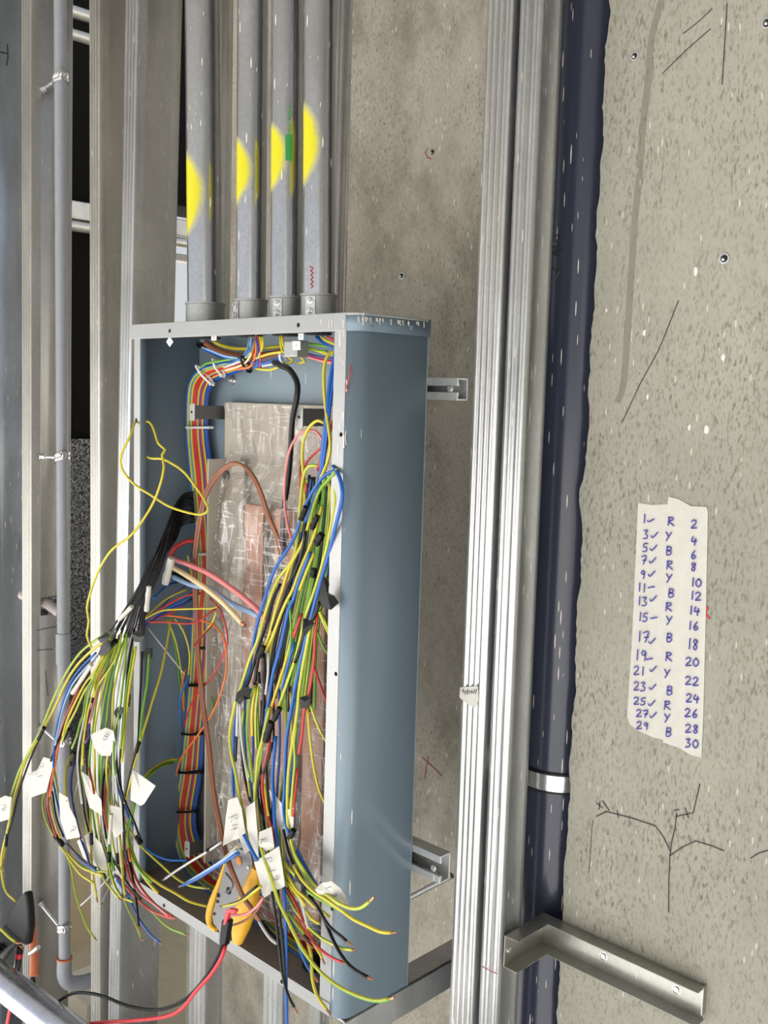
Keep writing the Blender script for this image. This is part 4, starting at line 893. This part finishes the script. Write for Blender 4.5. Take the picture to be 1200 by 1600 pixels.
rw('K', '482,1400,-.04 495,1415,-.045 506,1435,-.05 517,1450,-.055 532,1462,-.06 542,1471,-.062', 'upper black one ending in front of the right side', 1, .002)
rw('K', '484,1402,-.04 498,1420,-.045 508,1440,-.05 517,1462,-.055 527,1482,-.06 540,1502,-.062 555,1516,-.064 575,1527,-.066', 'long black one ending low in front of the right side', 1, .0023)
rw('G', '449,1398,-.02 460,1420,-.025 480,1445,-.03 500,1464,-.04 520,1475,-.05 535,1482,-.055 551,1484,-.06', 'with green end between the two black ones', 1, .002)
rw('R', '448,1388,-.02 462,1412,-.025 474,1440,-.03 488,1470,-.035 505,1487,-.045 520,1497,-.055 536,1504,-.06', 'ending pink in front of the right frame', 1, .0019)
rw('G', '421,1105,.0 409,1160,-.005 403,1182,-.008 400,1220,-.012 398,1250,-.017 399,1280,-.022 405,1315,-.03 415,1347,-.038 424,1373,-.042 430,1392,-.043 436,1410,-.043 448,1434,-.044 458,1455,-.045 472,1482,-.046 488,1504,-.048 504,1522,-.050 524,1538,-.054 545,1550,-.058 570,1560,-.062 590,1564,-.064 609,1561,-.066', 'longest, lying over the paper flag and ending lowest at the right', 1, .0024)
rw('G', '411,1160,-.003 407,1185,-.006 402,1215,-.01 398,1238,-.015', r=.002)
rw('B', '485,863,.012 474,890,.012 466,912,.012 459,935,.012 451,952,.01 444,984,.008 436,1018,.006 427,1050,.005 421,1085,.003 416,1118,.002 413,1140,0', r=.0024)
rw('B', '431,1150,.0 426,1212,-.008 428,1250,-.014 429,1282,-.02 433,1310,-.025 434,1324,-.027', r=.0025)
rw('B', '443,1384,-.03 445,1410,-.032 446,1445,-.034 447,1495,-.036 447,1555,-.038 449,1625,-.04', 'hanging straight down over the bottom frame', r=.0024)
rw('B', '448,1432,-.025 458,1450,-.025 468,1480,-.026 478,1505,-.028 486,1518,-.03 491,1526,-.03', 'ending above the right end of the bottom frame', 1, .0022)
rw('Y', '503,790,.02 496,820,.02 486,850,.02 469,890,.018 458,920,.015 445,945,.012 436,967,.01 425,997,.008 414,1018,.006', r=.0023)
rw('Y', '497,770,.025 486,805,.025 474,845,.022 452,887,.018 441,922,.015 434,942,.012 427,967,.01 419,997,.008 412,1012,.006', r=.0022)
rw('Y', '491,864,.015 477,898,.014 468,922,.012', r=.0021); rw('K', '478,830,.02 471,867,.02 460,896,.018 451,912,.016 444,932,.014 433,963,.012 424,985,.01', r=.0022)
rw('K', '438,912,.018 427,937,.015 419,967,.012 408,1000,.01 402,1018,.008 394,1047,.006 385,1075,.004', r=.0022)
rw('E', '452,937,.012 455,984,.01 453,1021,.008 449,1045,.006', r=.0018); rw('O', '441,1045,.01 436,1065,.008 425,1105,.004')
rw('Y', '458,985,.012 450,1020,.01 443,1045,.008 433,1075,.006 421,1115,.003', r=.002); rw('R', '471,959,.012 466,974,.01 459,996,.009', 'bright short piece between black tapes', r=.0023)
rw('R', '497,958,.005 493,984,.003 491,1025,.002 488,1052,.0 482,1085,-.002 475,1112,-.004 472,1145,-.006 467,1178,-.01', 'long, right part of the bunch, passing a black tape', r=.0021)
rw('R', '490,1040,.005 502,1075,.02 514,1106,.03', r=.0018); rw('R', '465,1200,-.006 461,1240,-.012 458,1276,-.018', r=.002)
rw('G', '499,955,.002 507,975,.01 514,990,.02 519,1005,.03', r=.0025); rw('G', '502,958,.005 514,984,.015 519,996,.03'); rw('E', '495,985,.01 505,1010,.02 518,1030,.03')
rw('Y', '480,1107,.0 484,1152,.005 490,1197,.01 499,1235,.015 512,1264,.02', 'thin, curving to the right frame at mid height', r=.0018); rw('G', '484,1100,.0 497,1135,.01 515,1168,.025', 'thin, ending behind the right frame below the tape', r=.0017)
rw('B', '489,973,.008 482,991,.006 474,1032,.004', r=.0022); rw('B', '460,1004,.008 454,1025,.006 448,1046,.005 441,1076,.004', r=.0021); rw('B', '513,868,.005 506,894,.005 495,918,.005 485,945,.005 477,967,.005', r=.0024)
rw('V', '518,840,.02 516,870,.02 512,900,.02'); rw('K', '500,940,.0 490,965,0 478,985,0 470,1010,0 461,1035,0', r=.0025)
rw('G', '397,1073,.0 389,1097,.0 386,1145,-.003 392,1190,-.008 395,1222,-.012', r=.0019); rw('Y', '399,1073,.004 394,1110,.002 394,1150,0', r=.0022); rw('G', '404,1073,.004 400,1110,.002 400,1145,0 401,1170,-.003', r=.002)
rw('W', '375,1100,.0 376,1137,-.002 380,1175,-.006 388,1220,-.012', r=.0019); rw('W', '372,1098,.002 371,1125,0 370,1150,0', r=.0022); rw('K', '371,1110,.004 370,1145,.003 368,1190,0')
rw('K', '374,1105,.003 379,1190,-.005 385,1227,-.01 391,1252,-.015'); rw('Y', '383,1190,-.004 388,1222,-.01 391,1245,-.014'); rw('G', '381,1110,.002 378,1140,0 382,1180,-.005 390,1215,-.01')
rw('K', '412,1020,.006 413,1060,.005 412,1095,.004 410,1135,.002', r=.0024); rw('K', '405,1020,.005 400,1050,.004 398,1070,.003', r=.0026); rw('W', '419,1020,.008 419,1050,.006 415,1085,.004')
rw('R', '422,1152,-.002 418,1175,-.005 413,1197,-.008 410,1220,-.012 411,1242,-.015 415,1265,-.018 421,1283,-.021 428,1305,-.025 431,1322,-.027', 'passing the paper flags in the lower middle', r=.002)
rw('K', '426,1160,-.002 421,1182,-.006 412,1205,-.01 404,1222,-.014 403,1245,-.017 411,1280,-.022'); rw('K', '416,1190,-.006 418,1235,-.012 422,1272,-.018 424,1286,-.02'); rw('Y', '414,1225,-.01 417,1258,-.016 420,1275,-.02')
rw('G', '464,1130,-.001 460,1160,-.004 461,1190,-.008 457,1235,-.014 455,1275,-.018', r=.002); rw('Y', '455,1245,-.012 453,1275,-.016')
rw('K', '443,1296,-.02 448,1320,-.024 456,1345,-.028 470,1368,-.032 482,1390,-.036 492,1412,-.04'); rw('E', '454,1318,-.022 464,1345,-.026 478,1368,-.03 490,1386,-.034', r=.0021); rw('G', '441,1340,-.025 450,1355,-.028 463,1369,-.03', r=.0024)
rw('G', '480,1392,-.04 495,1402,-.048 515,1413,-.056 535,1424,-.062', r=.002); rw('Y', '449,1376,-.026 460,1392,-.03 470,1404,-.032 477,1415,-.034', r=.0022); rw('Y', '445,1360,-.026 462,1388,-.03 480,1405,-.034 493,1418,-.036', r=.0021)
rw('Y', '479,1423,-.03 486,1435,-.032 499,1443,-.034', r=.002); rw('Y', '498,1418,-.035 507,1427,-.04 515,1432,-.042'); rw('G', '449,1424,-.022 460,1440,-.024 475,1459,-.026', r=.002); rw('W', '463,1392,-.028 472,1412,-.03 479,1440,-.032 482,1450,-.034', r=.0023)
rw('Y', '482,1450,-.03 487,1468,-.03 500,1490,-.03 503,1497,-.03', '', 1, .002); rw('Y', '480,1470,-.02 486,1492,-.025 487,1512,-.03 488,1530,-.034 495,1555,-.036 511,1578,-.04', 'ending at the lower right corner of the frame', 1, .0021)
rw('N', '465,1450,-.02 475,1465,-.02 483,1475,-.022', '', 1); rw('O', '462,1430,-.02 472,1450,-.02 482,1466,-.02'); rw('K', '470,1455,-.022 482,1468,-.022 494,1476,-.024')
rw('K', '425,1393,-.04 430,1430,-.041 436,1480,-.042 441,1520,-.043 449,1552,-.044 460,1574,-.045', 'long black one hanging over the bottom frame', 1, .0019); rw('K', '434,1390,-.036 437,1430,-.038 441,1470,-.04 446,1540,-.041', r=.0021)
for i in range(30):
    t = rnd.random(); c = rnd.choice('GGYEKBKEKGRK')
    x0 = 478+46*t
    rw(c, [(x0, 735+rnd.uniform(0, 30), .03), (x0-8+6*t, 800, .035), (x0-20+12*t, 870, .035), (x0-40+20*t, 945, .03), (x0-58+30*t, 1015, .025), (x0-68+34*t+rnd.uniform(-6, 6), 1085+rnd.uniform(-20, 30), .02)], r=.002)
for i in range(10):
    t = i/9; rw(rnd.choice('GYKBGW'), [(383+80*t, 1095+rnd.uniform(-30, 10), .02), (384+78*t+rnd.uniform(-4, 4), 1165, .015), (388+66*t+rnd.uniform(-4, 4), 1235, .005), (396+52*t, 1295, -.005), (410+40*t, 1350, -.01), (425+40*t, 1400+rnd.uniform(-15, 25), -.015)])
for pts, Y, r, lab in (('412,1010 404,1027', -.002, .0048, 'black tape band above the black flag, on two yellow wires'), ('404,1050 405,1068', -.002, .003, 'short black band below the black tape band on yellow wires'), ('437,1106 428,1125', -.006, .0048, 'upper of two joined black bands in the middle of the right bunch'),
                       ('424,1128 415,1158', -.006, .0062, 'lower of two joined black bands in the middle of the right bunch'), ('496,806 487,826', .01, .0048, 'black tape band high in the right bunch'), ('503,835 494,850', .01, .006, 'shiny black tape lump under the high band'),
                       ('491,888 489,902', .006, .0055, 'black tape knot with red wire above it'), 
                       ('478,792 470,812', .01, .0045, 'black band on the pale red and blue wires at the top of the bunch'), ('459,1297 452,1310', -.022, .0045, 'black tape above the blue end by the plastic wrap'), ('464,1366 478,1386', -.03, .0045, 'black tape before the two wires curve out right')):
    band(pts, Y, r, lab)

# ------------------------------------------------------------------ paper flags folded round the wires
def flag(poly, Y, label, text=(), bend=.004, rot=0., size=11, wd=.0009, mat=TAPEW, name='paper_flag', group='handwritten paper flags on the wires', cat='label'):
    c = [sum(p[0] for p in poly)/len(poly), sum(p[1] for p in poly)/len(poly)]
    vs = [at(x, y, Y+bend*math.sin(i*2.2)) for i, (x, y) in enumerate(poly)]; m = MB()
    cc = at(c[0], c[1], Y-bend*.6); n = len(vs)
    m.add(vs+[cc]+[v+Vector((0, .0007, 0)) for v in vs]+[cc+Vector((0, .0007, 0))], [(i, (i+1) % n, n) for i in range(n)]+[((i+1) % n+n+1, i+n+1, 2*n+1) for i in range(n)]+[(i, i+n+1, (i+1) % n+n+1, (i+1) % n) for i in range(n)])
    o = tag(obj(name, m, mat, smooth=30), label, cat, group)
    for ch, x, y in text:
        mm = MB(); glyph(mm, ch, x, y, size*.75, size, lambda a, b: at(a, b, Y-bend*1.15), wd, (0, -1, 0), rot); obj('pencil_letter', mm, INKG, o)
    return o
flag([(141, 1148), (165, 1137), (177, 1142), (180, 1160), (172, 1181), (158, 1181), (148, 1170)], -.08, 'pale paper flag marked B, highest one left of the box', (('B', 166, 1151),), rot=.5)
flag([(40, 1211), (58, 1203), (68, 1183), (78, 1186), (84, 1192), (72, 1238), (40, 1249), (42, 1232)], -.082, 'pale folded paper flag left of the red wire', (('2', 64, 1197), ('1', 62, 1213)), rot=1.2, size=9)
flag([(-6, 1250), (8, 1243), (18, 1246), (14, 1280), (-6, 1286)], -.10, 'pale paper flag cut by the left picture edge', (('2', 6, 1262),), rot=.3, size=9)
flag([(205, 1200), (214, 1207), (243, 1228), (225, 1256), (220, 1259), (204, 1250)], -.08, 'blank pale paper flag over the left frame of the box')
flag([(92, 1238), (106, 1246), (109, 1262), (118, 1280), (125, 1308), (104, 1312), (94, 1280)], -.092, 'pale paper flag marked 7, above the black tape wrap', (('7', 113, 1296),), rot=.6)
flag([(127, 1205), (138, 1213), (148, 1235), (158, 1250), (160, 1275), (140, 1262), (134, 1240)], -.078, 'long pale paper flag in the middle of the left bunch')
flag([(132, 1185), (122, 1218), (114, 1253), (118, 1240), (124, 1215)], -.07, 'narrow pale paper sliver beside the navy wire', bend=.001)
flag([(172, 1258), (190, 1262), (192, 1300), (180, 1310), (172, 1290)], -.068, 'pinkish paper flag behind the pale tape sleeve')
flag([(132, 1306), (140, 1300), (158, 1318), (166, 1345), (168, 1368), (150, 1350), (138, 1330)], -.066, 'crumpled paper flag at the bottom of the left bunch')
flag([(120, 1314), (128, 1310), (136, 1335), (144, 1352), (130, 1340)], -.08, 'small paper flag under the flag marked 7', bend=.001)
flag([(357, 1250), (371, 1246), (377, 1262), (383, 1300), (392, 1328), (382, 1334), (374, 1310), (362, 1314), (348, 1322), (353, 1275)], -.034, 'paper flag marked R4 at the upper left of the cutter', (('R', 365, 1278), ('4', 366, 1293)), rot=1.1, size=13)
flag([(384, 1262), (398, 1252), (402, 1300), (404, 1340), (394, 1330), (386, 1295)], -.03, 'plain paper flag between the R4 and R19 flags')
flag([(405, 1300), (424, 1292), (428, 1320), (428, 1326), (410, 1332), (404, 1318)], -.032, 'paper flag partly hidden behind the R19 flag', (('R', 411, 1314),), rot=1.3)
flag([(397, 1347), (436, 1322), (441, 1355), (445, 1385), (426, 1394), (411, 1404), (406, 1380)], -.038, 'front paper flag marked R19', (('R', 419, 1344), ('1', 424, 1361), ('9', 430, 1372)), rot=1.35, size=13)
flag([(420, 1234), (432, 1245), (442, 1258), (447, 1295), (455, 1340), (450, 1344), (444, 1318), (432, 1280)], -.012, 'tall paper flag behind the blue and red wires', (('8', 442, 1287),), size=8)
flag([(492, 1390), (502, 1380), (518, 1377), (532, 1388), (541, 1402), (545, 1416), (526, 1415), (505, 1408)], -.05, 'rounded pale tag marked 8 lying on the right frame', (('8', 522, 1399), ('1', 513, 1387)), rot=1.2, size=9)
flag([(449, 1265), (459, 1262), (458, 1290), (456, 1300), (451, 1292)], -.018, 'small narrow paper sleeve on the red and green wires', bend=.001)

def tflag(poly, Y, label): flag(poly, Y, label, bend=.003, mat=BLACKT, name='tape_band', group='black tape bands on the wires', cat='tape')
tflag([(367, 1096), (370, 1082), (381, 1074), (389, 1073), (391, 1092), (383, 1093), (376, 1098)], -.008, 'black tape flag low on the left of the right bunch')
tflag([(468, 1090), (477, 1087), (486, 1091), (482, 1107), (469, 1107)], -.009, 'square black tape on red and yellow wires by the right frame')
tflag([(506, 900), (514, 912), (512, 926), (522, 931), (529, 942), (517, 953), (505, 950), (499, 938), (500, 920)], -.014, 'big black tape bundle against the right frame')
tflag([(474, 966), (482, 968), (490, 975), (481, 988), (475, 996), (472, 985)], -.004, 'black tape band below the big black bundle')
tflag([(227, 1014), (238, 1012), (237, 1029), (225, 1027), (222, 1020)], -.04, 'square black tape end in front of the box, left side')
tflag([(205, 990), (220, 986), (226, 994), (222, 1004), (210, 1003)], -.058, 'black tape flap under the black sheathed wires')
tflag([(152, 998), (166, 988), (172, 994), (168, 1000), (158, 1005)], -.066, 'black tape flap at the top of the outermost wires')
tflag([(161, 1004), (170, 1000), (174, 1012), (166, 1024), (152, 1024)], -.066, 'black tape lump in the middle of the left bunch')
tflag([(179, 1110), (186, 1103), (193, 1106), (188, 1124), (182, 1122), (178, 1116)], -.07, 'black tape flap with loose end before the bright stud')

# bare-ended wires fanning out to the left above the cutter
wire('L', -.055, -.05, '370,1328 345,1346 310,1368 287,1382', 'right', 'pale blue, ending in copper left of the cutter', .0019, 1)
wire('B', -.052, -.052, '373,1333 345,1350 310,1372 284,1384', 'right', 'blue, ending in copper left of the cutter', .0021, 1)
wire('W', -.045, -.048, '346,1316 325,1330 300,1345 275,1361 258,1373', 'right', 'clear sheathed, longest end pointing left', .0018, 1)
wire('K', -.03, -.05, '344,1318 322,1330', 'right', 'black sheath on the clear wire', .0028)
wire('C', -.05, -.05, '372,1322 362,1332 350,1342', 'right', 'short cream piece above the blue end', .0024)
wire('Y', -.055, -.052, '408,1385 395,1395 378,1408 360,1414 349,1416', 'right', 'pale yellow, crossing the cutter handles', .002, 1)
wire('K', -.05, -.05, '402,1385 388,1396 375,1408 358,1414', 'right', 'black, crossing the cutter handles', .0022)
wire('K2', -.06, -.06, '411,1402 402,1416 385,1428 370,1430 360,1427', 'right', 'pink, curving to the red clip', .0019, 1)
wire('N', -.055, -.055, '410,1410 395,1430 375,1442 356,1447', 'right', 'bare twisted, curving below the pink one', .0016)
wire('B', -.04, -.04, '381,1304 390,1322 402,1345', 'right', 'between the R4 and R19 flags', .0026)

# ------------------------------------------------------------------ wire cutter
YT = -.012
cut = thing('wire_stripper', tuple(at(366, 1470, YT)), 'wire stripper with yellow grips standing in the bottom of the box', 'pliers')
def plate(name, poly, Y, th, mat, par, bev=.001): return obj(name, MB().ext([at(x, y, Y) for x, y in poly], (0, th, 0)), mat, par, bevel=bev)
T8 = lambda *q: [(240+x/5.714, 1280+y/5.714) for x, y in q]
plate('blade', T8((640, 390), (720, 340), (760, 260), (860, 300), (880, 400), (830, 600), (800, 690), (760, 750), (700, 900), (590, 1010), (530, 930), (520, 850), (560, 700), (600, 560)), YT, .004, TOOL, cut, .0012)
plate('blade', T8((690, 250), (770, 200), (850, 330), (840, 470), (760, 520), (690, 430)), YT+.004, .004, TOOL, cut, .0012)
def grip(pts, rs, flat=.6):
    P_ = smoothpath([at(240+x/5.714, 1280+y/5.714, YT+.004) for x, y in pts], .006); n = len(P_)
    r_ = []
    for i in range(n):
        t = i/(n-1)*(len(rs)-1); k = min(int(t), len(rs)-2); r_.append(rs[k]+(rs[k+1]-rs[k])*(t-k))
    m = MB().tube(P_, r_, 14)
    return obj('grip', m, YGRIP, cut, smooth=70)
grip([(640, 390), (590, 560), (530, 720), (495, 860), (510, 950), (560, 990)], [.0022, .0035, .0045, .0055, .0055, .003])
grip([(925, 430), (880, 600), (835, 760), (790, 900), (765, 1010), (750, 1090)], [.007, .011, .014, .0155, .0145, .008])
def disc(x, y, r, mat, name, Y=YT-.0004):
    c = at(240+x/5.714, 1280+y/5.714, Y); return obj(name, MB().lathe(tuple(c), (0, -1, 0), ((0, r), (.0006, r), (.0009, r*.8)), 16), mat, cut, smooth=30)
disc(760, 370, .0062, ORNG, 'orange_emblem'); disc(842, 428, .0028, CHROME, 'pivot_bolt'); disc(668, 640, .0052, RUBBER, 'spring_recess'); disc(578, 680, .0032, HOLE, 'stripping_hole'); disc(570, 735, .0022, HOLE, 'stripping_hole'); disc(540, 845, .0022, HOLE, 'stripping_hole')
mb = MB(); fb = lambda x, y: at(240+x/5.714, 1280+y/5.714, YT-.0008)
mb.ribbon(smoothpath([fb(745, 375), fb(755, 358), fb(775, 362), fb(775, 382), fb(755, 388), fb(745, 375)], .002), .0009, (0, -1, 0)); mb.ribbon([fb(748, 390), fb(778, 352)], .0009, (0, -1, 0)); obj('emblem_print', mb, REDM, cut)
for x, y in ((570, 735), (540, 845)):
    mb = MB(); mb.ribbon(smoothpath([fb(x-8, y-10), fb(x+6, y-12), fb(x+8, y+10), fb(x-6, y+12), fb(x-8, y-10)], .002), .0010, (0, -1, 0)); obj('size_print', mb, REDM, cut)
mb = MB().tube(smoothpath([fb(640, 480), fb(700, 560), fb(690, 620), fb(640, 660)], .003), .0013, 6); obj('return_spring', mb, TOOL, cut, smooth=60)
c = atZ(487, 1512, -HB+.019)
gl_ = thing('cable_gland', tuple(c), 'black round cable gland on the floor of the box at its right end', 'gland')
obj('nut', MB().lathe(tuple(c), (0, 0, 1), ((0, .013), (.008, .013), (.0085, .010)), 6), RUBBER, gl_)
obj('dome', MB().lathe(tuple(c+Vector((0, 0, .008))), (0, 0, 1), ((0, .011), (.008, .010), (.012, .006)), 16), RUBBER, gl_, smooth=40)
# test clip and leads
YL = -.075
clip = thing('test_clip', tuple(at(352, 1440, YL)), 'small red and black test clip hanging before the cutter', 'clip')
plate('red_jaw', [(352, 1423), (357, 1420), (368, 1422), (366, 1428), (357, 1427), (352, 1445), (348, 1446)], YL, .006, plain('red_plastic', (.72, .03, .05), .35), clip)
plate('black_body', [(346, 1438), (350, 1436), (357, 1440), (354, 1458), (351, 1478), (346, 1482), (342, 1480), (343, 1460)], YL+.001, .009, RUBBER, clip, .0015)
plate('metal_jaw', [(342, 1442), (346, 1440), (345, 1460), (344, 1475), (341, 1474)], YL+.002, .006, TOOL, clip)
REDP = MATS['red_plastic']
def lead(col, pts, Y0, Y1, r, lab): return tag(obj('test_lead', MB().tube(smoothpath(seg(pts, Y0, Y1)), r, 10), col, smooth=180), lab, 'test lead', 'test leads')
lead(RUBBER, '349,1478 338,1500 322,1526 296,1556 270,1572 240,1578 200,1572 165,1558 140,1552 115,1552 95,1562 78,1578 58,1606', -.075, -.15, .0024, 'black test lead hanging from the clip to the lower left')
lead(REDP, '352,1478 346,1496 330,1522 305,1550 285,1575 260,1588 215,1594 170,1597 138,1600 110,1606', -.077, -.14, .0026, 'red test lead hanging from the clip along the bottom edge')
# crocodile boot and probe at the left edge
boot = thing('crocodile_clip', tuple(at(25, 1470, -.11)), 'black rubber booted clip at the lower left edge', 'clip')
plate('boot', [(36, 1394), (40, 1396), (43, 1420), (44, 1450), (40, 1478), (24, 1476), (14, 1484), (4, 1498), (-8, 1512), (-10, 1470), (0, 1452), (14, 1430), (28, 1404)], -.115, .014, RUBBER, boot, .004)
for k in range(3): obj('ridge', MB().tube([at(-6+k*4, 1480+k*1-6, -.117), at(-2+k*4, 1492-k*5, -.117)], .002, 6), RUBBER, boot, smooth=60)
wire('G', -.122, -.122, '-8,1444 4,1454 14,1464 25,1472', 'left', 'short, bent over the black clip boot', .0026, 1)
o = tag(obj('brown_shape', MB().lathe(tuple(at(-14, 1424, -.12)), (1, -.7, -.1), ((-.01, .012), (.004, .0125), (.010, .011), (.0135, .007), (.0150, .001)), 20), BROWN, smooth=180), 'small rounded brown shape at the left edge above the black clip', 'cap')  # unidentified brown shape at the edge, built as a plain rounded form
pb_ = thing('test_probe', tuple(at(20, 1560, -.12)), 'slim red and black test probe below the black clip', 'probe')
obj('handle', MB().tube(seg('32,1480 30,1490 27,1510 22,1538', -.122, -.122), [.0055, .0058, .005, .0042], 12), RUBBER, pb_, smooth=60)
obj('red_ring', MB().tube(seg('30.4,1488 29.4,1495', -.122, -.122), .0064, 12), REDP, pb_, smooth=60)
obj('red_shaft', MB().tube(seg('22,1537 17,1570 10,1606', -.122, -.122), .0029, 10), REDP, pb_, smooth=60)
obj('steel_edge', MB().tube(seg('25,1482 23,1505 20,1525', -.127, -.127), .0012, 6), CHROME, pb_, smooth=60)
obj('copper_wrap', MB().tube(smoothpath(seg('25,1474 36,1474 38,1480 30,1478 37,1484', -.129, -.129)), .0008, 6), COPPER, pb_, smooth=60)
# big conduit lying across the lower left corner
a = at(-30, 1508, -.16); b = at(112, 1617, -.16)
pt_ = galv('foreground_tube', (.55, .58, .68), .25, .3)
d = (b-a).normalized()
tag(obj('steel_tube', MB().tube([a-d*.5, a, b, b+d*.5], .025, 32), pt_, smooth=60), 'shiny steel tube slanting across the lower left corner', 'tube')

# ------------------------------------------------------------------ slim grey pipe on the left stud with its clamps
XB = at(48, 500, YS).x+.0
def pipex(y): return at(95 if y < 500 else (100 if y < 900 else 99), y, .21)
pa = at(94, 20, .205); pz0, pz1 = at(99, 1505, .205).z, ZC
xp = -1.047; yp = .20
pa = at(95, 200, yp); pb2 = at(100.5, 1440, yp); kx = (pb2.x-pa.x)/(pb2.z-pa.z)
def pc(z): return Vector((pa.x+kx*(z-pa.z), yp, z))
gp = thing('grey_pipe', tuple(pc(pz0)), 'slim grey plastic pipe clamped along the left stud', 'pipe')
obj('tube', MB().tube([pc(pz0), pc(pz1)], .0128, 20), GPVC, gp, smooth=60)
zj = [at(100, y, yp).z for y in (990, 1038)]
obj('coupler', MB().tube([pc(zj[1]), pc(zj[0])], .0155, 20), GPVC, gp, smooth=60)
e0 = pc(pz0)
obj('elbow', MB().tube(smoothpath([e0+Vector((0, 0, .02)), e0+Vector((0, 0, -.02)), e0+Vector((.004, .012, -.042)), e0+Vector((.012, .05, -.05)), e0+Vector((.016, .10, -.05))], .006), .0165, 20), GPVC, gp, smooth=60)
obj('tail', MB().tube([e0+Vector((.016, .095, -.05)), e0+Vector((.022, .17, -.05))], .0128, 20), GPVC, gp, smooth=60)
obj('joint_ring', MB().tube([e0+Vector((.016, .095, -.05)), e0+Vector((.0166, .101, -.05))], .0172, 20), RUST, gp, smooth=60)
obj('joint_ring', MB().tube([e0+Vector((0, 0, .018)), e0+Vector((0, 0, .022))], .0172, 20), RUST, gp, smooth=60)
def pclamp(y, dz, lab):
    zc = at(98, y, yp).z; c = pc(zc); o = thing('pipe_clamp', tuple(c), lab, 'clamp', 'clamps on the slim grey pipe')
    R = ring(c, .0132, .012, 20); R.v = [Vector((v.x, v.y, v.z+(v.x-c.x)*.35)) for v in R.v]
    obj('ring', R, CHROME, o, smooth=40)
    for s in (-1, 1):
        q = c+Vector((s*.021, -s*.010, s*.007)); obj('clamp_ear', MB().lathe(tuple(q-Vector((0, .004, 0))), (0, 1, 0), ((0, .008), (.008, .008)), 12), CHROME, o, bevel=.001)
        obj('screw', MB().lathe(tuple(q-Vector((0, .004, 0))), (0, -1, 0), ((0, .0045), (.003, .004), (.0035, .002)), 10), CHROME, o)
    xw = sb.matrix_basis.translation.x
    t = (zc-ZF)/(ZC-ZF); l0, l1 = lean(48, 0, 48, 1400); xs = l0+(l1-l0)*t
    e = Vector((xs+.001, YS+.022, zc+dz))
    obj('bolt', MB().tube([e, c+Vector((-.012, -.006, 0))], .0038, 8), CHROME, o, smooth=60)
    dd = (c-e).normalized(); obj('nut', MB().lathe(tuple(e), tuple(dd), ((0, .008), (.0015, .008), (.002, .0062), (.010, .0062)), 6), CHROME, o)
    return o
pclamp(124, -.022, 'highest clamp holding the slim grey pipe'); pclamp(715, .0, 'middle clamp holding the slim grey pipe'); pclamp(1160, .03, 'clamp on the slim grey pipe partly hidden by the hanging wires'); pclamp(1447, .045, 'lowest clamp holding the slim grey pipe')
# pinkish pipe through the hole in the stud
zh = -.565; t = (zh-ZF)/(ZC-ZF); l0, l1 = lean(48, 0, 48, 1400); xs = l0+(l1-l0)*t
tag(obj('pink_pipe', MB().tube([(xs-.10, YS+.03, zh+.01), (xs+.0, YS+.040, zh+.003), pc(zh-.012)+Vector((-.012, 0, 0))], .011, 14), GPVC2, smooth=60), 'pinkish grey pipe stub passing through the hole in the left stud', 'pipe')
mb = MB(); mb.box((xs-.06, YS+.024, zh-.06), (xs-.055, YS+.09, zh+.06)); tag(obj('membrane_sheet', mb, MEMB), 'dark crinkled sheet behind the hole in the left stud', 'sheet')
marks(sb, [[(71, 1048), (73, 1068), (75, 1087)], [(58, 985), (90, 978)], [(90, 976), (92, 990)], [(58, 1016), (82, 1014)]], lambda x, y: atX(x, y, xs+.0022), .0016, (1, 0, 0), MARK)
# rust coloured hose behind the left stud's edge
hz = thing('orange_hose', tuple(at(55, 1530, .02)), 'rust orange hose with a steel clip beside the left stud', 'hose')
obj('hose', MB().tube(smoothpath(seg('47,1420 49,1440 52,1470 54,1500 53,1525', .10, .06)), [.008]*3+[.010]*6+[.0085]*60 if 0 else .0088, 12), RUST, hz, smooth=60)
obj('hose_clip', MB().tube(seg('47,1490 53,1486 60,1480', .055, .055), .0045, 10), CHROME, hz, smooth=60)
obj('hose_tail', MB().tube(seg('51,1528 52,1545 54,1560', .062, .062), .005, 10), RUBBER, hz, smooth=60)
ORD = 'first second third fourth fifth sixth seventh eighth ninth tenth eleventh twelfth thirteenth fourteenth fifteenth sixteenth seventeenth eighteenth nineteenth twentieth'.split()
ORD += ['twenty-'+q for q in ORD[:9]]+['thirtieth']+['thirty-'+q for q in ORD[:9]]
for (cn, bn), lst in COUNT.items():
    if len(lst) > 1:
        for k, (_, o) in enumerate(sorted(lst, key=lambda q: q[0])): o['label'] = f"{ORD[k]} {cn} wire from the left {BUNCH[bn]}"
    else: lst[0][1]['label'] = f"only plain {cn} wire {BUNCH[bn]}"
# paper tags are done; a last check that nothing renders by accident
for o in C.objects:
    if o.type == 'EMPTY': o.hide_render = False
